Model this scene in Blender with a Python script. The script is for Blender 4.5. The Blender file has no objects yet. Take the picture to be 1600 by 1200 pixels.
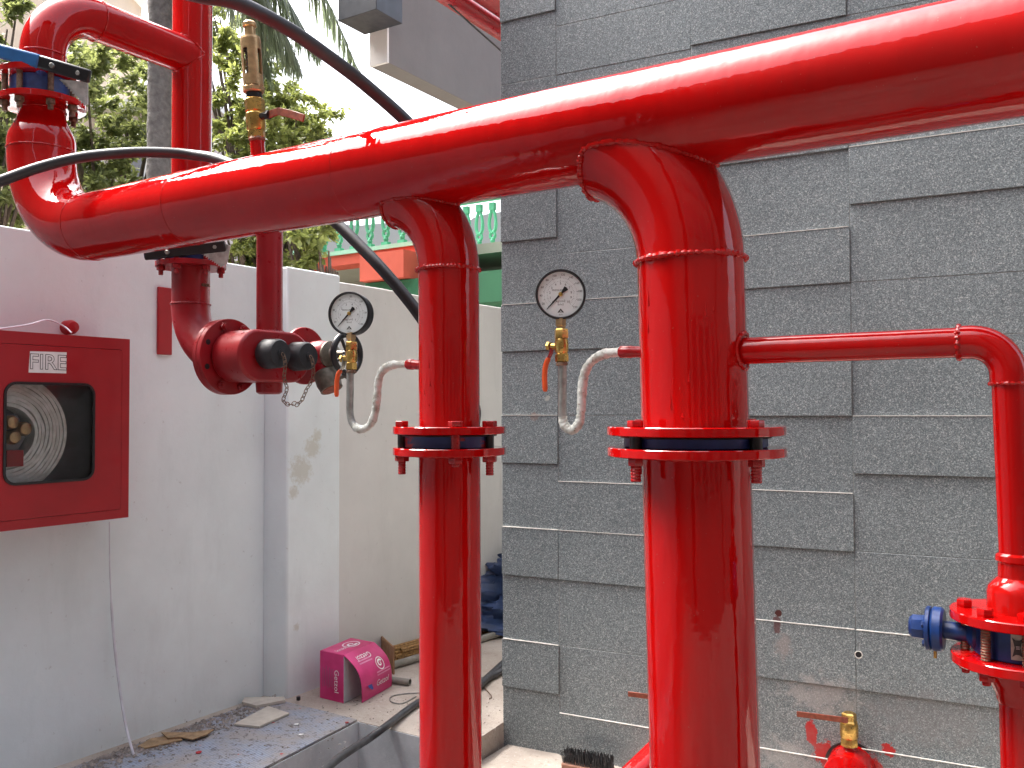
import bpy, math, random
from mathutils import Vector as V, Matrix, noise
random.seed(7)
PI = math.pi
# ------------------------------------------------------------------ camera
F, PITCH, ROLL, CH = 1400.0, .0286, .004, 1.17      # focal length in photo pixels, tilt, roll, eye height over the platform
CAM = V((0, 0, CH))
fw = V((0, math.cos(PITCH), math.sin(PITCH)))
r0 = V((1, 0, 0)); u0 = r0.cross(fw)
rt = r0*math.cos(ROLL) - u0*math.sin(ROLL)
up = u0*math.cos(ROLL) + r0*math.sin(ROLL)
scene = bpy.context.scene
cd = bpy.data.cameras.new('camera'); cam = bpy.data.objects.new('camera', cd)
scene.collection.objects.link(cam); scene.camera = cam
m3 = Matrix((rt, up, -fw)).transposed()
cam.matrix_world = Matrix.Translation(CAM) @ m3.to_4x4()
cd.sensor_width = 36; cd.lens = 36*F/1600; cd.clip_start = .05; cd.clip_end = 3000
# ------------------------------------------------------------------ world, sun, exposure
SUN_EL, SUN_AZ = math.radians(58), math.radians(300)   # azimuth clockwise from +Y
w = bpy.data.worlds.new('World'); scene.world = w; w.use_nodes = True
nt = w.node_tree; bg = nt.nodes['Background']
sk = nt.nodes.new('ShaderNodeTexSky'); sk.sky_type = 'NISHITA'; sk.sun_disc = False
sk.sun_elevation = SUN_EL; sk.sun_rotation = SUN_AZ
sk.air_density = 1.0; sk.dust_density = 8; sk.ozone_density = 1.0
hs = nt.nodes.new('ShaderNodeHueSaturation'); hs.inputs['Saturation'].default_value = .55
nt.links.new(sk.outputs[0], hs.inputs['Color']); nt.links.new(hs.outputs[0], bg.inputs[0])
bg.inputs[1].default_value = .15
sd = bpy.data.lights.new('sun', 'SUN'); so = bpy.data.objects.new('sun', sd); scene.collection.objects.link(so)
sd.energy = 1.2; sd.angle = math.radians(20); sd.color = (1, .98, .95)
sdir = V((math.sin(SUN_AZ)*math.cos(SUN_EL), math.cos(SUN_AZ)*math.cos(SUN_EL), math.sin(SUN_EL)))
so.rotation_euler = sdir.to_track_quat('Z', 'Y').to_euler(); so.location = (0, -3, 8)
scene.view_settings.view_transform = 'Standard'; scene.view_settings.look = 'None'
scene.view_settings.exposure = 2.5; scene.view_settings.gamma = 1
scene.render.resolution_x = 1024; scene.render.resolution_y = 768

# ------------------------------------------------------------------ measuring helpers
def ray(px, py): return rt*((px-800)/F) + up*((600-py)/F) + fw
def at(px, py, d): return CAM + ray(px, py)*d
def onp(p0, n, px, py):
    r = ray(px, py); return CAM + r*((p0-CAM).dot(n)/r.dot(n))
def onz(px, py, z): return onp(V((0, 0, z)), V((0, 0, 1)), px, py)
ZZ = V((0, 0, 1))
E1 = V((.8455, -.534, 0)).normalized()      # along the header, towards the right
E2 = V((.534, .8455, 0)).normalized()       # across the header, away from the camera
TW = V((math.cos(-.4823), math.sin(-.4823), 0)); TN = V((TW.y, -TW.x, 0))   # tiled wall: along, outward
if TN.y > 0: TN = -TN
WW = V((math.cos(.987), math.sin(.987), 0)); WN = V((WW.y, -WW.x, 0))       # white wall: along, outward

# ------------------------------------------------------------------ mesh helpers
def frame(axis):
    a = axis.normalized(); t = ZZ if abs(a.z) < .9 else V((1, 0, 0))
    x = t.cross(a).normalized(); return x, a.cross(x), a
def smooth_path(pts, k=8):
    P = [V(p) for p in pts]; out = []
    Q = [P[0]*2-P[1]] + P + [P[-1]*2-P[-2]]
    for i in range(1, len(Q)-2):
        a, b, c, d = Q[i-1:i+3]
        for j in range(k):
            t = j/k
            out.append(.5*((2*b)+(c-a)*t+(2*a-5*b+4*c-d)*t*t+(3*b-a-3*c+d)*t**3))
    out.append(P[-1]); return out
class MB:
    def __init__(s): s.v = []; s.f = []; s.m = []; s.cm = 0
    def add(s, vs, fs):
        o = len(s.v); s.v += [V(v) for v in vs]
        for f in fs: s.f.append([i+o for i in f]); s.m.append(s.cm)
    def tube(s, pts, r, n=24, caps=True, closed=False):
        P = [V(p) for p in pts]; N = len(P)
        rr = r if isinstance(r, (list, tuple)) else [r]*N
        T = []
        for i in range(N):
            a = P[i-1] if (i > 0 or closed) else P[i]; b = P[(i+1) % N] if (i < N-1 or closed) else P[i]
            T.append((b-a).normalized())
        x, y, _ = frame(T[0]); vs = []; 
        for i in range(N):
            x = (x - T[i]*x.dot(T[i])).normalized(); y = T[i].cross(x)
            for j in range(n):
                a = 2*PI*j/n; vs.append(P[i] + (x*math.cos(a)+y*math.sin(a))*rr[i])
        fs = []
        for i in range(N if closed else N-1):
            i2 = (i+1) % N
            for j in range(n):
                k = (j+1) % n; fs.append((i*n+j, i*n+k, i2*n+k, i2*n+j))
        if caps and not closed:
            fs.append(tuple(range(n))[::-1]); fs.append(tuple((N-1)*n+j for j in range(n)))
        s.add(vs, fs); return s
    def lathe(s, prof, o, axis, n=32, ang0=0):
        x, y, a = frame(axis); o = V(o); vs = []; N = len(prof)
        for r, h in prof:
            for j in range(n):
                t = ang0 + 2*PI*j/n; vs.append(o + a*h + (x*math.cos(t)+y*math.sin(t))*r)
        fs = []
        for i in range(N-1):
            for j in range(n):
                k = (j+1) % n; fs.append((i*n+j, i*n+k, (i+1)*n+k, (i+1)*n+j))
        if prof[0][0] > 1e-6: fs.append(tuple(range(n))[::-1])
        if prof[-1][0] > 1e-6: fs.append(tuple((N-1)*n+j for j in range(n)))
        s.add(vs, fs); return s
    def disc(s, o, axis, r, h, bev=.0015, n=40):
        return s.lathe([(r-bev, 0), (r, bev), (r, h-bev), (r-bev, h)], o, axis, n)
    def ring(s, o, axis, r, ri, h, n=40, bev=.0012):
        x, y, a = frame(axis); pr = [(ri, 0), (r-bev, 0), (r, bev), (r, h-bev), (r-bev, h), (ri, h)]
        vs = []; fs = []; N = len(pr)
        for q, z in pr:
            for j in range(n):
                t = 2*PI*j/n; vs.append(V(o)+a*z+(x*math.cos(t)+y*math.sin(t))*q)
        for i in range(N):
            for j in range(n):
                k = (j+1) % n; i2 = (i+1) % N; fs.append((i*n+j, i*n+k, i2*n+k, i2*n+j))
        s.add(vs, fs); return s
    def box(s, o, a, b, c):          # corner and three edge vectors
        o, a, b, c = V(o), V(a), V(b), V(c)
        if a.cross(b).dot(c) < 0: a, b = b, a
        vs = [o, o+a, o+a+b, o+b, o+c, o+a+c, o+a+b+c, o+b+c]
        s.add(vs, [(3, 2, 1, 0), (4, 5, 6, 7), (0, 1, 5, 4), (1, 2, 6, 5), (2, 3, 7, 6), (3, 0, 4, 7)]); return s
    def cbox(s, c, x, y, z, sx, sy, sz): return s.box(V(c)-x*sx/2-y*sy/2-z*sz/2, x*sx, y*sy, z*sz)
    def prism(s, poly, ext):
        P = [V(p) for p in poly]; n = len(P); e = V(ext)
        nrm = V((0, 0, 0))
        for i in range(n): nrm += P[i].cross(P[(i+1) % n])
        if nrm.dot(e) < 0: P = P[::-1]
        s.add(P+[p+e for p in P], [tuple(range(n))[::-1], tuple(range(n, 2*n))] +
              [(i, (i+1) % n, n+(i+1) % n, n+i) for i in range(n)]); return s
    def hexa(s, o, axis, r, h, rot=0): return s.lathe([(r*.94, 0), (r, h*.12), (r, h*.88), (r*.92, h)], o, axis, 6, rot)
    def torus(s, c, nrm, R, r, n=36, k=10):
        x, y, a = frame(nrm)
        return s.tube([V(c)+(x*math.cos(2*PI*i/n)+y*math.sin(2*PI*i/n))*R for i in range(n)], r, k, closed=True)
    def build(s, name, mat, parent=None, smooth=35, bevel=0):
        me = bpy.data.meshes.new(name)
        org = V((0, 0, 0)); p = parent
        while p is not None: org = org + p.location; p = p.parent
        me.from_pydata([tuple(v-org) for v in s.v], [], s.f)
        ms = mat if isinstance(mat, (list, tuple)) else [mat]
        for m in ms: me.materials.append(m)
        me.polygons.foreach_set('material_index', s.m)
        me.polygons.foreach_set('use_smooth', [True]*len(s.f))
        me.update(); me.set_sharp_from_angle(angle=math.radians(smooth))
        o = bpy.data.objects.new(name, me); scene.collection.objects.link(o); o.parent = parent
        if bevel:
            b = o.modifiers.new('b', 'BEVEL'); b.width = bevel; b.segments = 2; b.limit_method = 'ANGLE'
        return o
def thing(name, label, cat, loc=(0, 0, 0), group=None):
    o = bpy.data.objects.new(name, None); scene.collection.objects.link(o); o.location = loc
    o.empty_display_size = .05
    return tag(o, label, cat, group)
def tag(o, label, cat, group=None):
    o['label'] = label; o['category'] = cat
    if group: o['group'] = group
    return o
def st(o, kind='structure'): o['kind'] = kind; return o
def text_mb(body, o, x, y, size, mb, lift=0, off=0, align='CENTER'):
    cu = bpy.data.curves.new('t', 'FONT'); cu.body = body; cu.size = size; cu.align_x = align; cu.align_y = 'CENTER'
    cu.offset = off; cu.resolution_u = 3
    ob = bpy.data.objects.new('t', cu); scene.collection.objects.link(ob)
    me = bpy.data.meshes.new_from_object(ob)
    z = x.cross(y)
    mb.add([V(o)+x*v.co.x+y*v.co.y+z*lift for v in me.vertices], [tuple(p.vertices) for p in me.polygons])
    bpy.data.objects.remove(ob); bpy.data.meshes.remove(me); bpy.data.curves.remove(cu)

# ------------------------------------------------------------------ materials
def newmat(name):
    m = bpy.data.materials.new(name); m.use_nodes = True
    return m, m.node_tree, m.node_tree.nodes['Principled BSDF']
def N(t, typ, **k):
    n = t.nodes.new(typ)
    for a, b in k.items():
        if a.startswith('i_'):
            key = a[2:].replace('_', ' '); n.inputs[key].default_value = b
        else: setattr(n, a, b)
    return n
def pos(t, scale=(1, 1, 1)):
    g = N(t, 'ShaderNodeNewGeometry'); mp = N(t, 'ShaderNodeMapping'); mp.inputs['Scale'].default_value = scale
    t.links.new(g.outputs['Position'], mp.inputs['Vector']); return mp.outputs[0]
def noi(t, sc, det=4, rough=.55, vec=None, scale=(1, 1, 1)):
    n = N(t, 'ShaderNodeTexNoise', i_Scale=sc, i_Detail=det, i_Roughness=rough)
    t.links.new(vec or pos(t, scale), n.inputs['Vector']); return n.outputs['Fac']
def ramp(t, src, stops):
    r = N(t, 'ShaderNodeValToRGB'); e = r.color_ramp.elements
    while len(e) < len(stops): e.new(.5)
    for i, (p, c) in enumerate(stops):
        e[i].position = p; e[i].color = (*c, 1) if isinstance(c, (tuple, list)) else (c, c, c, 1)
    t.links.new(src, r.inputs[0]); return r.outputs[0]
def mix(t, fac, a, b, mode='MIX'):
    n = N(t, 'ShaderNodeMix', data_type='RGBA', blend_type=mode)
    for k, s in ((0, fac), (6, a), (7, b)):
        if isinstance(s, bpy.types.NodeSocket): t.links.new(s, n.inputs[k])
        elif isinstance(s, (int, float)): n.inputs[k].default_value = s
        else: n.inputs[k].default_value = (*s, 1)
    return n.outputs[2]
def mth(t, op, a, b=0.0):
    n = N(t, 'ShaderNodeMath', operation=op)
    for k, s in ((0, a), (1, b)):
        if isinstance(s, bpy.types.NodeSocket): t.links.new(s, n.inputs[k])
        else: n.inputs[k].default_value = s
    return n.outputs[0]
def bump(t, b, h, strength=.3, dist=.002, prev=None):
    n = N(t, 'ShaderNodeBump', i_Strength=strength, i_Distance=dist); t.links.new(h, n.inputs['Height'])
    if prev: t.links.new(prev, n.inputs['Normal'])
    t.links.new(n.outputs[0], b.inputs['Normal']); return n.outputs[0]
def simple(name, col, rough=.5, metal=0, var=.15, sc=20, bs=0, bsc=100, spec=.5, coat=0, bd=.001):
    m, t, b = newmat(name)
    n = noi(t, sc, 5)
    c = ramp(t, n, [(.3, tuple(x*(1-var) for x in col)), (.7, tuple(min(1, x*(1+var)) for x in col))])
    t.links.new(c, b.inputs['Base Color'])
    rr = ramp(t, noi(t, sc*2.3, 4), [(.3, max(.02, rough*.8)), (.7, min(1, rough*1.2))]); t.links.new(rr, b.inputs['Roughness'])
    b.inputs['Metallic'].default_value = metal; b.inputs['Specular IOR Level'].default_value = spec
    b.inputs['Coat Weight'].default_value = coat
    if bs: bump(t, b, noi(t, bsc, 4), bs, bd)
    return m
def red_paint(name, col, rough, run=.5, spec_ior=1.42, dirt=.0):
    m, t, b = newmat(name)
    n1 = noi(t, 5, 3, scale=(1, 1, .35)); n2 = noi(t, 60, 3, scale=(1, 1, .12))
    c = ramp(t, n1, [(.3, tuple(x*.86 for x in col)), (.7, tuple(min(1, x*1.1) for x in col))])
    c = mix(t, ramp(t, n2, [(.45, 0.), (.8, .35)]), c, tuple(x*.7 for x in col))
    # small chips and dust specks
    sp = ramp(t, noi(t, 220, 2), [(.73, 0.), (.76, 1.)])
    c = mix(t, mth(t, 'MULTIPLY', sp, .5), c, (.3, .12, .09))
    if dirt: c = mix(t, mth(t, 'MULTIPLY', ramp(t, noi(t, 9, 6), [(.45, 0.), (.7, 1.)]), dirt), c, (.22, .1, .08))
    t.links.new(c, b.inputs['Base Color'])
    rr = ramp(t, noi(t, 30, 4), [(.3, rough*.7), (.75, rough*1.6)]); t.links.new(rr, b.inputs['Roughness'])
    b.inputs['IOR'].default_value = spec_ior
    b.inputs['Coat Weight'].default_value = .12; b.inputs['Coat IOR'].default_value = 1.45; b.inputs['Coat Roughness'].default_value = rough*.5
    p = bump(t, b, noi(t, 14, 3, scale=(1, 1, .5)), run*.55, .006)
    p = bump(t, b, noi(t, 48, 2, .5), run*.55, .0010, p)
    t.links.new(p, b.inputs['Coat Normal']) if 'Coat Normal' in b.inputs else None
    return m
MT = {}
MT['red'] = red_paint('gloss red paint', (.42, .0025, .0025), .022)
MT['red_low'] = red_paint('satin red paint', (.36, .006, .008), .22, .6, 1.5, .25)
MT['red_weld'] = red_paint('red painted weld', (.42, .005, .004), .10, 1.0)
MT['red_dull_shade'] = red_paint('dull red paint with shade mixed in', (.30, .006, .012), .34, .4, 1.45, .12)  # duller red, its colour darkened for the shade around the inlet
MT['crimson_box'] = simple('crimson cabinet enamel', (.34, .006, .012), .42, var=.1, sc=8, bs=.08, bsc=40)
MT['steel'] = simple('galvanised steel', (.34, .34, .32), .45, .7, .3, 60, .3, 200)
MT['rust_steel'] = simple('rusty bolt steel', (.2, .13, .09), .6, .5, .5, 120, .4, 300)
MT['brass'] = simple('brass', (.62, .40, .12), .30, .95, .25, 50, .15, 150)
MT['brass_old'] = simple('weathered brass', (.50, .33, .17), .40, .85, .3, 50, .2, 150)
MT['black'] = simple('black rubber', (.022, .022, .025), .5, 0, .3, 40, .2, 200)
MT['cable'] = simple('black cable sheath', (.03, .031, .035), .42, 0, .25, 12, .25, 60)
MT['blackmetal'] = simple('black painted metal', (.012, .012, .014), .35, 0, .3, 40)
MT['orange'] = simple('orange vinyl grip', (.75, .10, .02), .4, 0, .1, 40)
MT['rust_lever'] = simple('faded red lever coating', (.24, .055, .028), .5, 0, .35, 90, .3, 200)
MT['blue'] = simple('blue enamel', (.008, .035, .15), .35, 0, .3, 60, .3, 120)
m, t, b = newmat('clear glass'); MT['glass'] = m
gl = N(t, 'ShaderNodeBsdfGlossy', i_Roughness=.04); tr_ = N(t, 'ShaderNodeBsdfTransparent'); tr_.inputs[0].default_value = (.93, .95, .95, 1)
fn = N(t, 'ShaderNodeFresnel', i_IOR=1.35); mx_ = N(t, 'ShaderNodeMixShader'); t.links.new(fn.outputs[0], mx_.inputs[0])
t.links.new(tr_.outputs[0], mx_.inputs[1]); t.links.new(gl.outputs[0], mx_.inputs[2]); t.links.new(mx_.outputs[0], t.nodes['Material Output'].inputs[0])
MT['dial'] = simple('white dial', (.80, .86, .86), .5, 0, .06, 60)
MT['ink'] = simple('dark print', (.04, .045, .045), .6)
MT['ink_soft'] = simple('grey print', (.22, .25, .25), .6)
MT['paper'] = simple('white paper', (.78, .78, .78), .7, 0, .06, 60)
MT['white_print'] = simple('white print', (.8, .76, .78), .6)
MT['pink_print'] = simple('pale pink print', (.72, .25, .42), .6)

# tape wrapped siphon pipe
m, t, b = newmat('white thread tape'); MT['tape'] = m
c = ramp(t, noi(t, 70, 5), [(.3, (.34, .33, .28)), (.5, (.60, .62, .58)), (.7, (.74, .76, .73))])
c = mix(t, ramp(t, noi(t, 160, 3), [(.62, 0.), (.68, .7)]), c, (.22, .13, .08))
t.links.new(c, b.inputs['Base Color']); b.inputs['Roughness'].default_value = .6; bump(t, b, noi(t, 160, 4), .9, .002)

# granite tile
m, t, b = newmat('speckled grey granite'); MT['granite'] = m
P = pos(t)
v1 = N(t, 'ShaderNodeTexVoronoi', i_Scale=360.0); t.links.new(P, v1.inputs['Vector'])
v2 = N(t, 'ShaderNodeTexVoronoi', i_Scale=640.0); t.links.new(P, v2.inputs['Vector'])
sx = N(t, 'ShaderNodeSeparateColor'); t.links.new(v1.outputs['Color'], sx.inputs[0])
sy = N(t, 'ShaderNodeSeparateColor'); t.links.new(v2.outputs['Color'], sy.inputs[0])
c = ramp(t, sx.outputs[0], [(.0, (.05, .056, .062)), (.3, (.104, .126, .132)), (.62, (.172, .200, .206)), (.86, (.29, .325, .33)), (1., (.62, .62, .60))])
c2 = ramp(t, sy.outputs[1], [(.0, (.065, .07, .076)), (.5, (.158, .186, .192)), (1., (.40, .43, .43))])
c = mix(t, .45, c, c2)
big = ramp(t, noi(t, 1.6, 5), [(.3, (.88, .90, .92)), (.7, (1.12, 1.15, 1.17))])
c = mix(t, 1.0, c, big, 'MULTIPLY')
MT['granite_nodes'] = (t, b, c)

def stain(t, c, p, size, col, amt=1., nsc=14, edge=.25, stretch=(1, 1, 1), hard=.12):
    g = N(t, 'ShaderNodeNewGeometry'); s = N(t, 'ShaderNodeVectorMath', operation='SUBTRACT'); t.links.new(g.outputs['Position'], s.inputs[0]); s.inputs[1].default_value = p
    q = N(t, 'ShaderNodeVectorMath', operation='MULTIPLY'); t.links.new(s.outputs[0], q.inputs[0]); q.inputs[1].default_value = stretch
    l = N(t, 'ShaderNodeVectorMath', operation='LENGTH'); t.links.new(q.outputs[0], l.inputs[0])
    d = mth(t, 'DIVIDE', l.outputs['Value'], size)
    d = mth(t, 'ADD', d, mth(t, 'MULTIPLY', mth(t, 'SUBTRACT', noi(t, nsc, 6, .7), .5), 6*edge))
    f = ramp(t, d, [(1-hard, 1.), (1., 0.)])
    return mix(t, mth(t, 'MULTIPLY', f, amt), c, col)

# plaster
def plaster(name, col, stains=()):
    m, t, b = newmat(name)
    c = ramp(t, noi(t, 2.2, 6, .6), [(.3, tuple(x*.90 for x in col)), (.7, tuple(min(1, x*1.05) for x in col))])
    c = mix(t, mth(t, 'MULTIPLY', ramp(t, noi(t, 7, 6, .7, scale=(1, 1, .25)), [(.52, 0.), (.75, 1.)]), .22), c, tuple(x*.62 for x in col))
    c = mix(t, mth(t, 'MULTIPLY', ramp(t, noi(t, 34, 4, .7), [(.66, 0.), (.72, 1.)]), .30), c, (.22, .2, .18))
    for p, s, k, a, n_ in stains: c = stain(t, c, p, s, k, a, n_, .35, hard=.5)
    t.links.new(c, b.inputs['Base Color']); b.inputs['Roughness'].default_value = .8
    p = bump(t, b, noi(t, 3, 4), .5, .012); bump(t, b, noi(t, 120, 5, .7), .35, .0012, p)
    return m
MT['white_wall'] = plaster('white painted plaster', (.73, .80, .82), [(tuple(onp(onz(448, 1092, 0), WN, *p_)), r_, (.42, .39, .28), .45, 60) for p_, r_ in (((470, 735), .07), ((488, 700), .05), ((458, 770), .03), ((495, 680), .03), ((463, 980), .02))])
MT['warm_wall'] = plaster('off white plaster', (.66, .66, .645))
MT['grout'] = simple('white grout', (.6, .58, .54), .8, 0, .2, 60)
MT['joint'] = simple('dusty tile joint', (.26, .26, .25), .9, 0, .3, 60)
m, t, b = newmat('dusty tan concrete'); MT['concrete'] = m
c = ramp(t, noi(t, 3.5, 7, .65), [(.3, (.30, .25, .21)), (.55, (.42, .37, .32)), (.75, (.50, .46, .42))])
c = mix(t, ramp(t, noi(t, 55, 5, .75), [(.58, 0.), (.66, .7)]), c, (.17, .14, .12))
c = mix(t, ramp(t, noi(t, 80, 4, .7), [(.62, 0.), (.68, .7)]), c, (.62, .6, .56))
t.links.new(c, b.inputs['Base Color']); b.inputs['Roughness'].default_value = .9; bump(t, b, noi(t, 60, 6, .7), .6, .004)
m, t, b = newmat('blue grey cement'); MT['cement'] = m
c = ramp(t, noi(t, 5, 7, .65), [(.3, (.38, .41, .44)), (.55, (.52, .55, .58)), (.75, (.64, .66, .68))])
c = mix(t, ramp(t, noi(t, 70, 4, .7), [(.62, 0.), (.68, .7)]), c, (.66, .64, .62))
t.links.new(c, b.inputs['Base Color']); b.inputs['Roughness'].default_value = .85; bump(t, b, noi(t, 60, 6, .7), .5, .003)
m, t, b = newmat('worn blue matting'); MT['mat'] = m
P = pos(t)
wv = N(t, 'ShaderNodeTexWave', i_Scale=26.0, i_Distortion=1.2, i_Detail=2.0); wv.bands_direction = 'X'
mp = N(t, 'ShaderNodeMapping'); t.links.new(P, mp.inputs[0]); mp.inputs['Rotation'].default_value = (0, 0, -math.atan2(E1.y, E1.x)); t.links.new(mp.outputs[0], wv.inputs['Vector'])
c = ramp(t, wv.outputs['Fac'], [(.2, (.16, .22, .34)), (.8, (.34, .40, .50))])
c = mix(t, ramp(t, noi(t, 6, 7, .7), [(.36, .15), (.58, .95)]), c, (.30, .28, .27))
c = mix(t, ramp(t, noi(t, 60, 5, .7), [(.55, 0.), (.62, .8)]), c, (.10, .09, .09))
c = mix(t, ramp(t, noi(t, 24, 3, .5), [(.72, 0.), (.74, 1.)]), c, (.42, .05, .05))
t.links.new(c, b.inputs['Base Color']); b.inputs['Roughness'].default_value = .85; bump(t, b, wv.outputs['Fac'], .4, .002)
# leaves
def leafmat(name, a, b2, tr):
    m, t, b = newmat(name)
    oi = N(t, 'ShaderNodeNewGeometry')
    c = ramp(t, oi.outputs['Random Per Island'], [(0, a), (.6, b2), (1, tuple(x*1.5 for x in b2))])
    t.links.new(c, b.inputs['Base Color']); b.inputs['Roughness'].default_value = .45
    tl = N(t, 'ShaderNodeBsdfTranslucent'); t.links.new(mix(t, .5, c, tr), tl.inputs[0])
    ms = N(t, 'ShaderNodeMixShader'); ms.inputs[0].default_value = .5
    t.links.new(b.outputs[0], ms.inputs[1]); t.links.new(tl.outputs[0], ms.inputs[2])
    t.links.new(ms.outputs[0], t.nodes['Material Output'].inputs[0]); return m
MT['leaf'] = leafmat('broad leaves', (.10, .125, .04), (.22, .26, .08), (.48, .52, .14))
MT['leaf_dark'] = leafmat('dark leaves', (.08, .10, .04), (.17, .20, .075), (.38, .42, .13))
MT['frond'] = leafmat('palm fronds', (.11, .14, .10), (.19, .23, .15), (.34, .40, .24))
MT['bark'] = simple('grey palm bark', (.115, .105, .10), .9, 0, .3, 30, .7, 30, bd=.02)
MT['bark2'] = simple('brown bark', (.12, .09, .07), .9, 0, .3, 30, .7, 30, bd=.01)

# =================================================================== SETTING
# ---- platform, ground
A = onz(560, 1127, 0); A2 = onz(420, 1200, 0); B = onz(727, 1168, 0)
TP = onz(787, 1128, 0)                       # where the platform meets the tiled wall's left end
edge = (A2-A).normalized()
plat = MB()
far = 9
poly = [A+edge*3.0, A, B, TP, TP+WW*.0+V((.4, .3, 0)), TP+V((3.5, far, 0)), V((-6, far+2, 0)), V((-7, -1, 0))]
plat.prism(poly, V((0, 0, -.45))); st(plat.build('platform', MT['concrete'], smooth=30))
mt = MB()
wb1, wb0 = onz(118, 1198, 0), onz(407, 1094, 0)
mp_ = [A+edge*3.0, A+edge*.01, A-WW*.10-WN*.02 + (onz(500, 1118, 0)-A)*.0, onz(505, 1108, 0), onz(432, 1092, 0), onz(407, 1096, 0), wb1+(wb1-wb0)*3]
mt.prism([p+ZZ*.004 for p in [A+edge*3.0-edge.cross(ZZ)*0, A+edge*.01, onz(515, 1117, 0), onz(470, 1106, 0), onz(430, 1096, 0), onz(407, 1098, 0), wb1+(wb1-wb0)*3]], V((0, 0, .006)))
st(mt.build('blue_matting', MT['mat']))
fc = MB()   # cement render on the platform's front face
fc.prism([A+V((0, 0, -.001))-TN*(-.004), B-TN*(-.004), B-TN*(-.004)+V((0, 0, -.4)), A-TN*(-.004)+V((0, 0, -.4))], TN*.003)
f2 = MB(); f2.prism([A, A+edge*3, A+edge*3-ZZ*.4, A-ZZ*.4], edge.cross(ZZ)*(.004 if edge.cross(ZZ).x > 0 else -.004))
fc.v += []; o_ = len(fc.v); fc.v += f2.v; fc.f += [[i+o_ for i in f] for f in f2.f]; fc.m += f2.m
st(fc.build('platform_edge', MT['cement']))
g = MB(); g.add([(-300, -300, -.40), (300, -300, -.40), (300, 600, -.40), (-300, 600, -.40)], [(0, 1, 2, 3)])
MT['yard'] = simple('dark packed earth', (.09, .08, .072), .95, 0, .4, 3, .5, 30, bd=.01); st(g.build('ground', MT['yard']))
# tiled wall geometry
TP0 = V((TP.x, TP.y, 0))
sl = MB(); bq = B-TP
sl.prism([TP+V((.02, .0, -.08)), V((B.x, B.y, -.08)), V((B.x, B.y, -.08))+bq*1.5, V((B.x, B.y, -.08))+bq*1.5+TW*3.5, TP+TW*3.5+ZZ*-.08], V((0, 0, -.3)))
st(sl.build('lower_slab', MT['concrete']))

# ---- tiled wall
def tp(px, py): return onp(TP0, TN, px, py)
def tcoord(px, py):
    p = tp(px, py); return (p-TP0).dot(TW), p.z
x0 = 0.0; xa = tcoord(872, 640)[0]; xb = tcoord(1085, 640)[0]; xc = tcoord(1332, 640)[0]; wd = xc-xb
xd = xc+wd; xe = xd+wd
H1 = (tcoord(787, 379)[1]-tcoord(787, 477)[1]); 
def zs(px, ys): return [tcoord(px, y)[1] for y in ys]
# course lines read along each column (top to bottom); True = the course above the line stands proud
cols = [
 (x0, xa, 787, [(-62, 0), (35, 1), (133, 0), (206, 0), (305, 0), (379, 1), (477, 0), (550, 1), (649, 0), (723, 1), (822.5, 0), (897, 1), (997, 0), (1071, 1), (1164, 0)]),
 (xa, xb, 872, [(-62, 0), (41, 0), (117, 0), (190, 0), (293, 0), (397, 0), (471, 0), (547, 1), (649, 0), (752, 0), (828, 1), (905, 1), (1008, 0), (1113, 0), (1190, 1)]),
 (xb, xc, 1332, [(-189, 0), (-98, 0), (22.5, 1), (143, 0), (231.6, 1), (354, 0), (441, 1), (531, 0), (650, 1), (771, 0), (862, 1), (983, 0), (1076, 1), (1192, 0), (1290, 1)]),
 (xc, xd, 1332, [(-189, 0), (-98, 0), (22.5, 0), (110, 0), (230, 0), (319.5, 1), (441, 0), (531, 0), (650, 0), (740, 1), (861, 0), (983, 0), (1076, 1), (1167, 0), (1290, 1)]),
 (xd, xe, 1332, [(-189, 0), (-98, 0), (22.5, 0), (110, 1), (230, 0), (319.5, 0), (441, 1), (531, 0), (650, 0), (740, 1), (861, 0), (983, 1), (1076, 0), (1167, 0), (1290, 0)])]
t, b, c = MT['granite_nodes']
wpt = lambda x, y: tuple(tp(x, y))
c = stain(t, c, wpt(1285, 1085), .13, (.38, .36, .35), .6, 26, .6, (1, 1, 1.9), .6)
c = stain(t, c, wpt(1225, 1180), .11, (.38, .36, .35), .6, 26, .6, (1, 1, 1.9), .6)
c = stain(t, c, wpt(1450, 1120), .22, (.21, .20, .20), .4, 30, .5, (1, 1, 2.), .6)
c = stain(t, c, wpt(1268, 1146), .030, (.42, .012, .012), 1, 40, .30, (1.6, 1.6, .7)); c = stain(t, c, wpt(1290, 1176), .040, (.42, .012, .012), 1, 40, .40, (1, 1, 1.1))
c = stain(t, c, wpt(1335, 1205), .088, (.42, .012, .012), 1, 34, .22, (1, 1, 1.0))
c = stain(t, c, wpt(1388, 1172), .025, (.42, .012, .012), 1, 40, .5, (1, 1, 1.3))
c = stain(t, c, wpt(1216, 958), .012, (.06, .012, .01), 1, 30, .3)
c = stain(t, c, wpt(1214, 975), .014, (.10, .03, .03), .8, 30, .3, (1, 1, .5))
c = stain(t, c, wpt(1225, 1010), .03, (.30, .26, .25), .6, 50, .5, (1, 1, .6), .5)
c = stain(t, c, wpt(855, 622), .012, (.40, .40, .36), .7, 40, .4)
c = stain(t, c, wpt(835, 650), .02, (.22, .13, .10), .5, 40, .5)
c = stain(t, c, wpt(1100, 1290), .5, (.24, .23, .23), .3, 12, .4, (1, 1, 1), .6)
t.links.new(c, b.inputs['Base Color']); b.inputs['Roughness'].default_value = .42
bump(t, b, sx.outputs[1], .3, .0008)
MT['granite'] = bpy.data.materials['speckled grey granite']
tw = thing('tiled_wall', 'dark grey granite tiled wall with staggered proud courses, right half of the view', 'wall', TP0)
cl = MB(); gr = MB(); hole = tp(1342, 1022)
rnd = random.Random(3)
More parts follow.
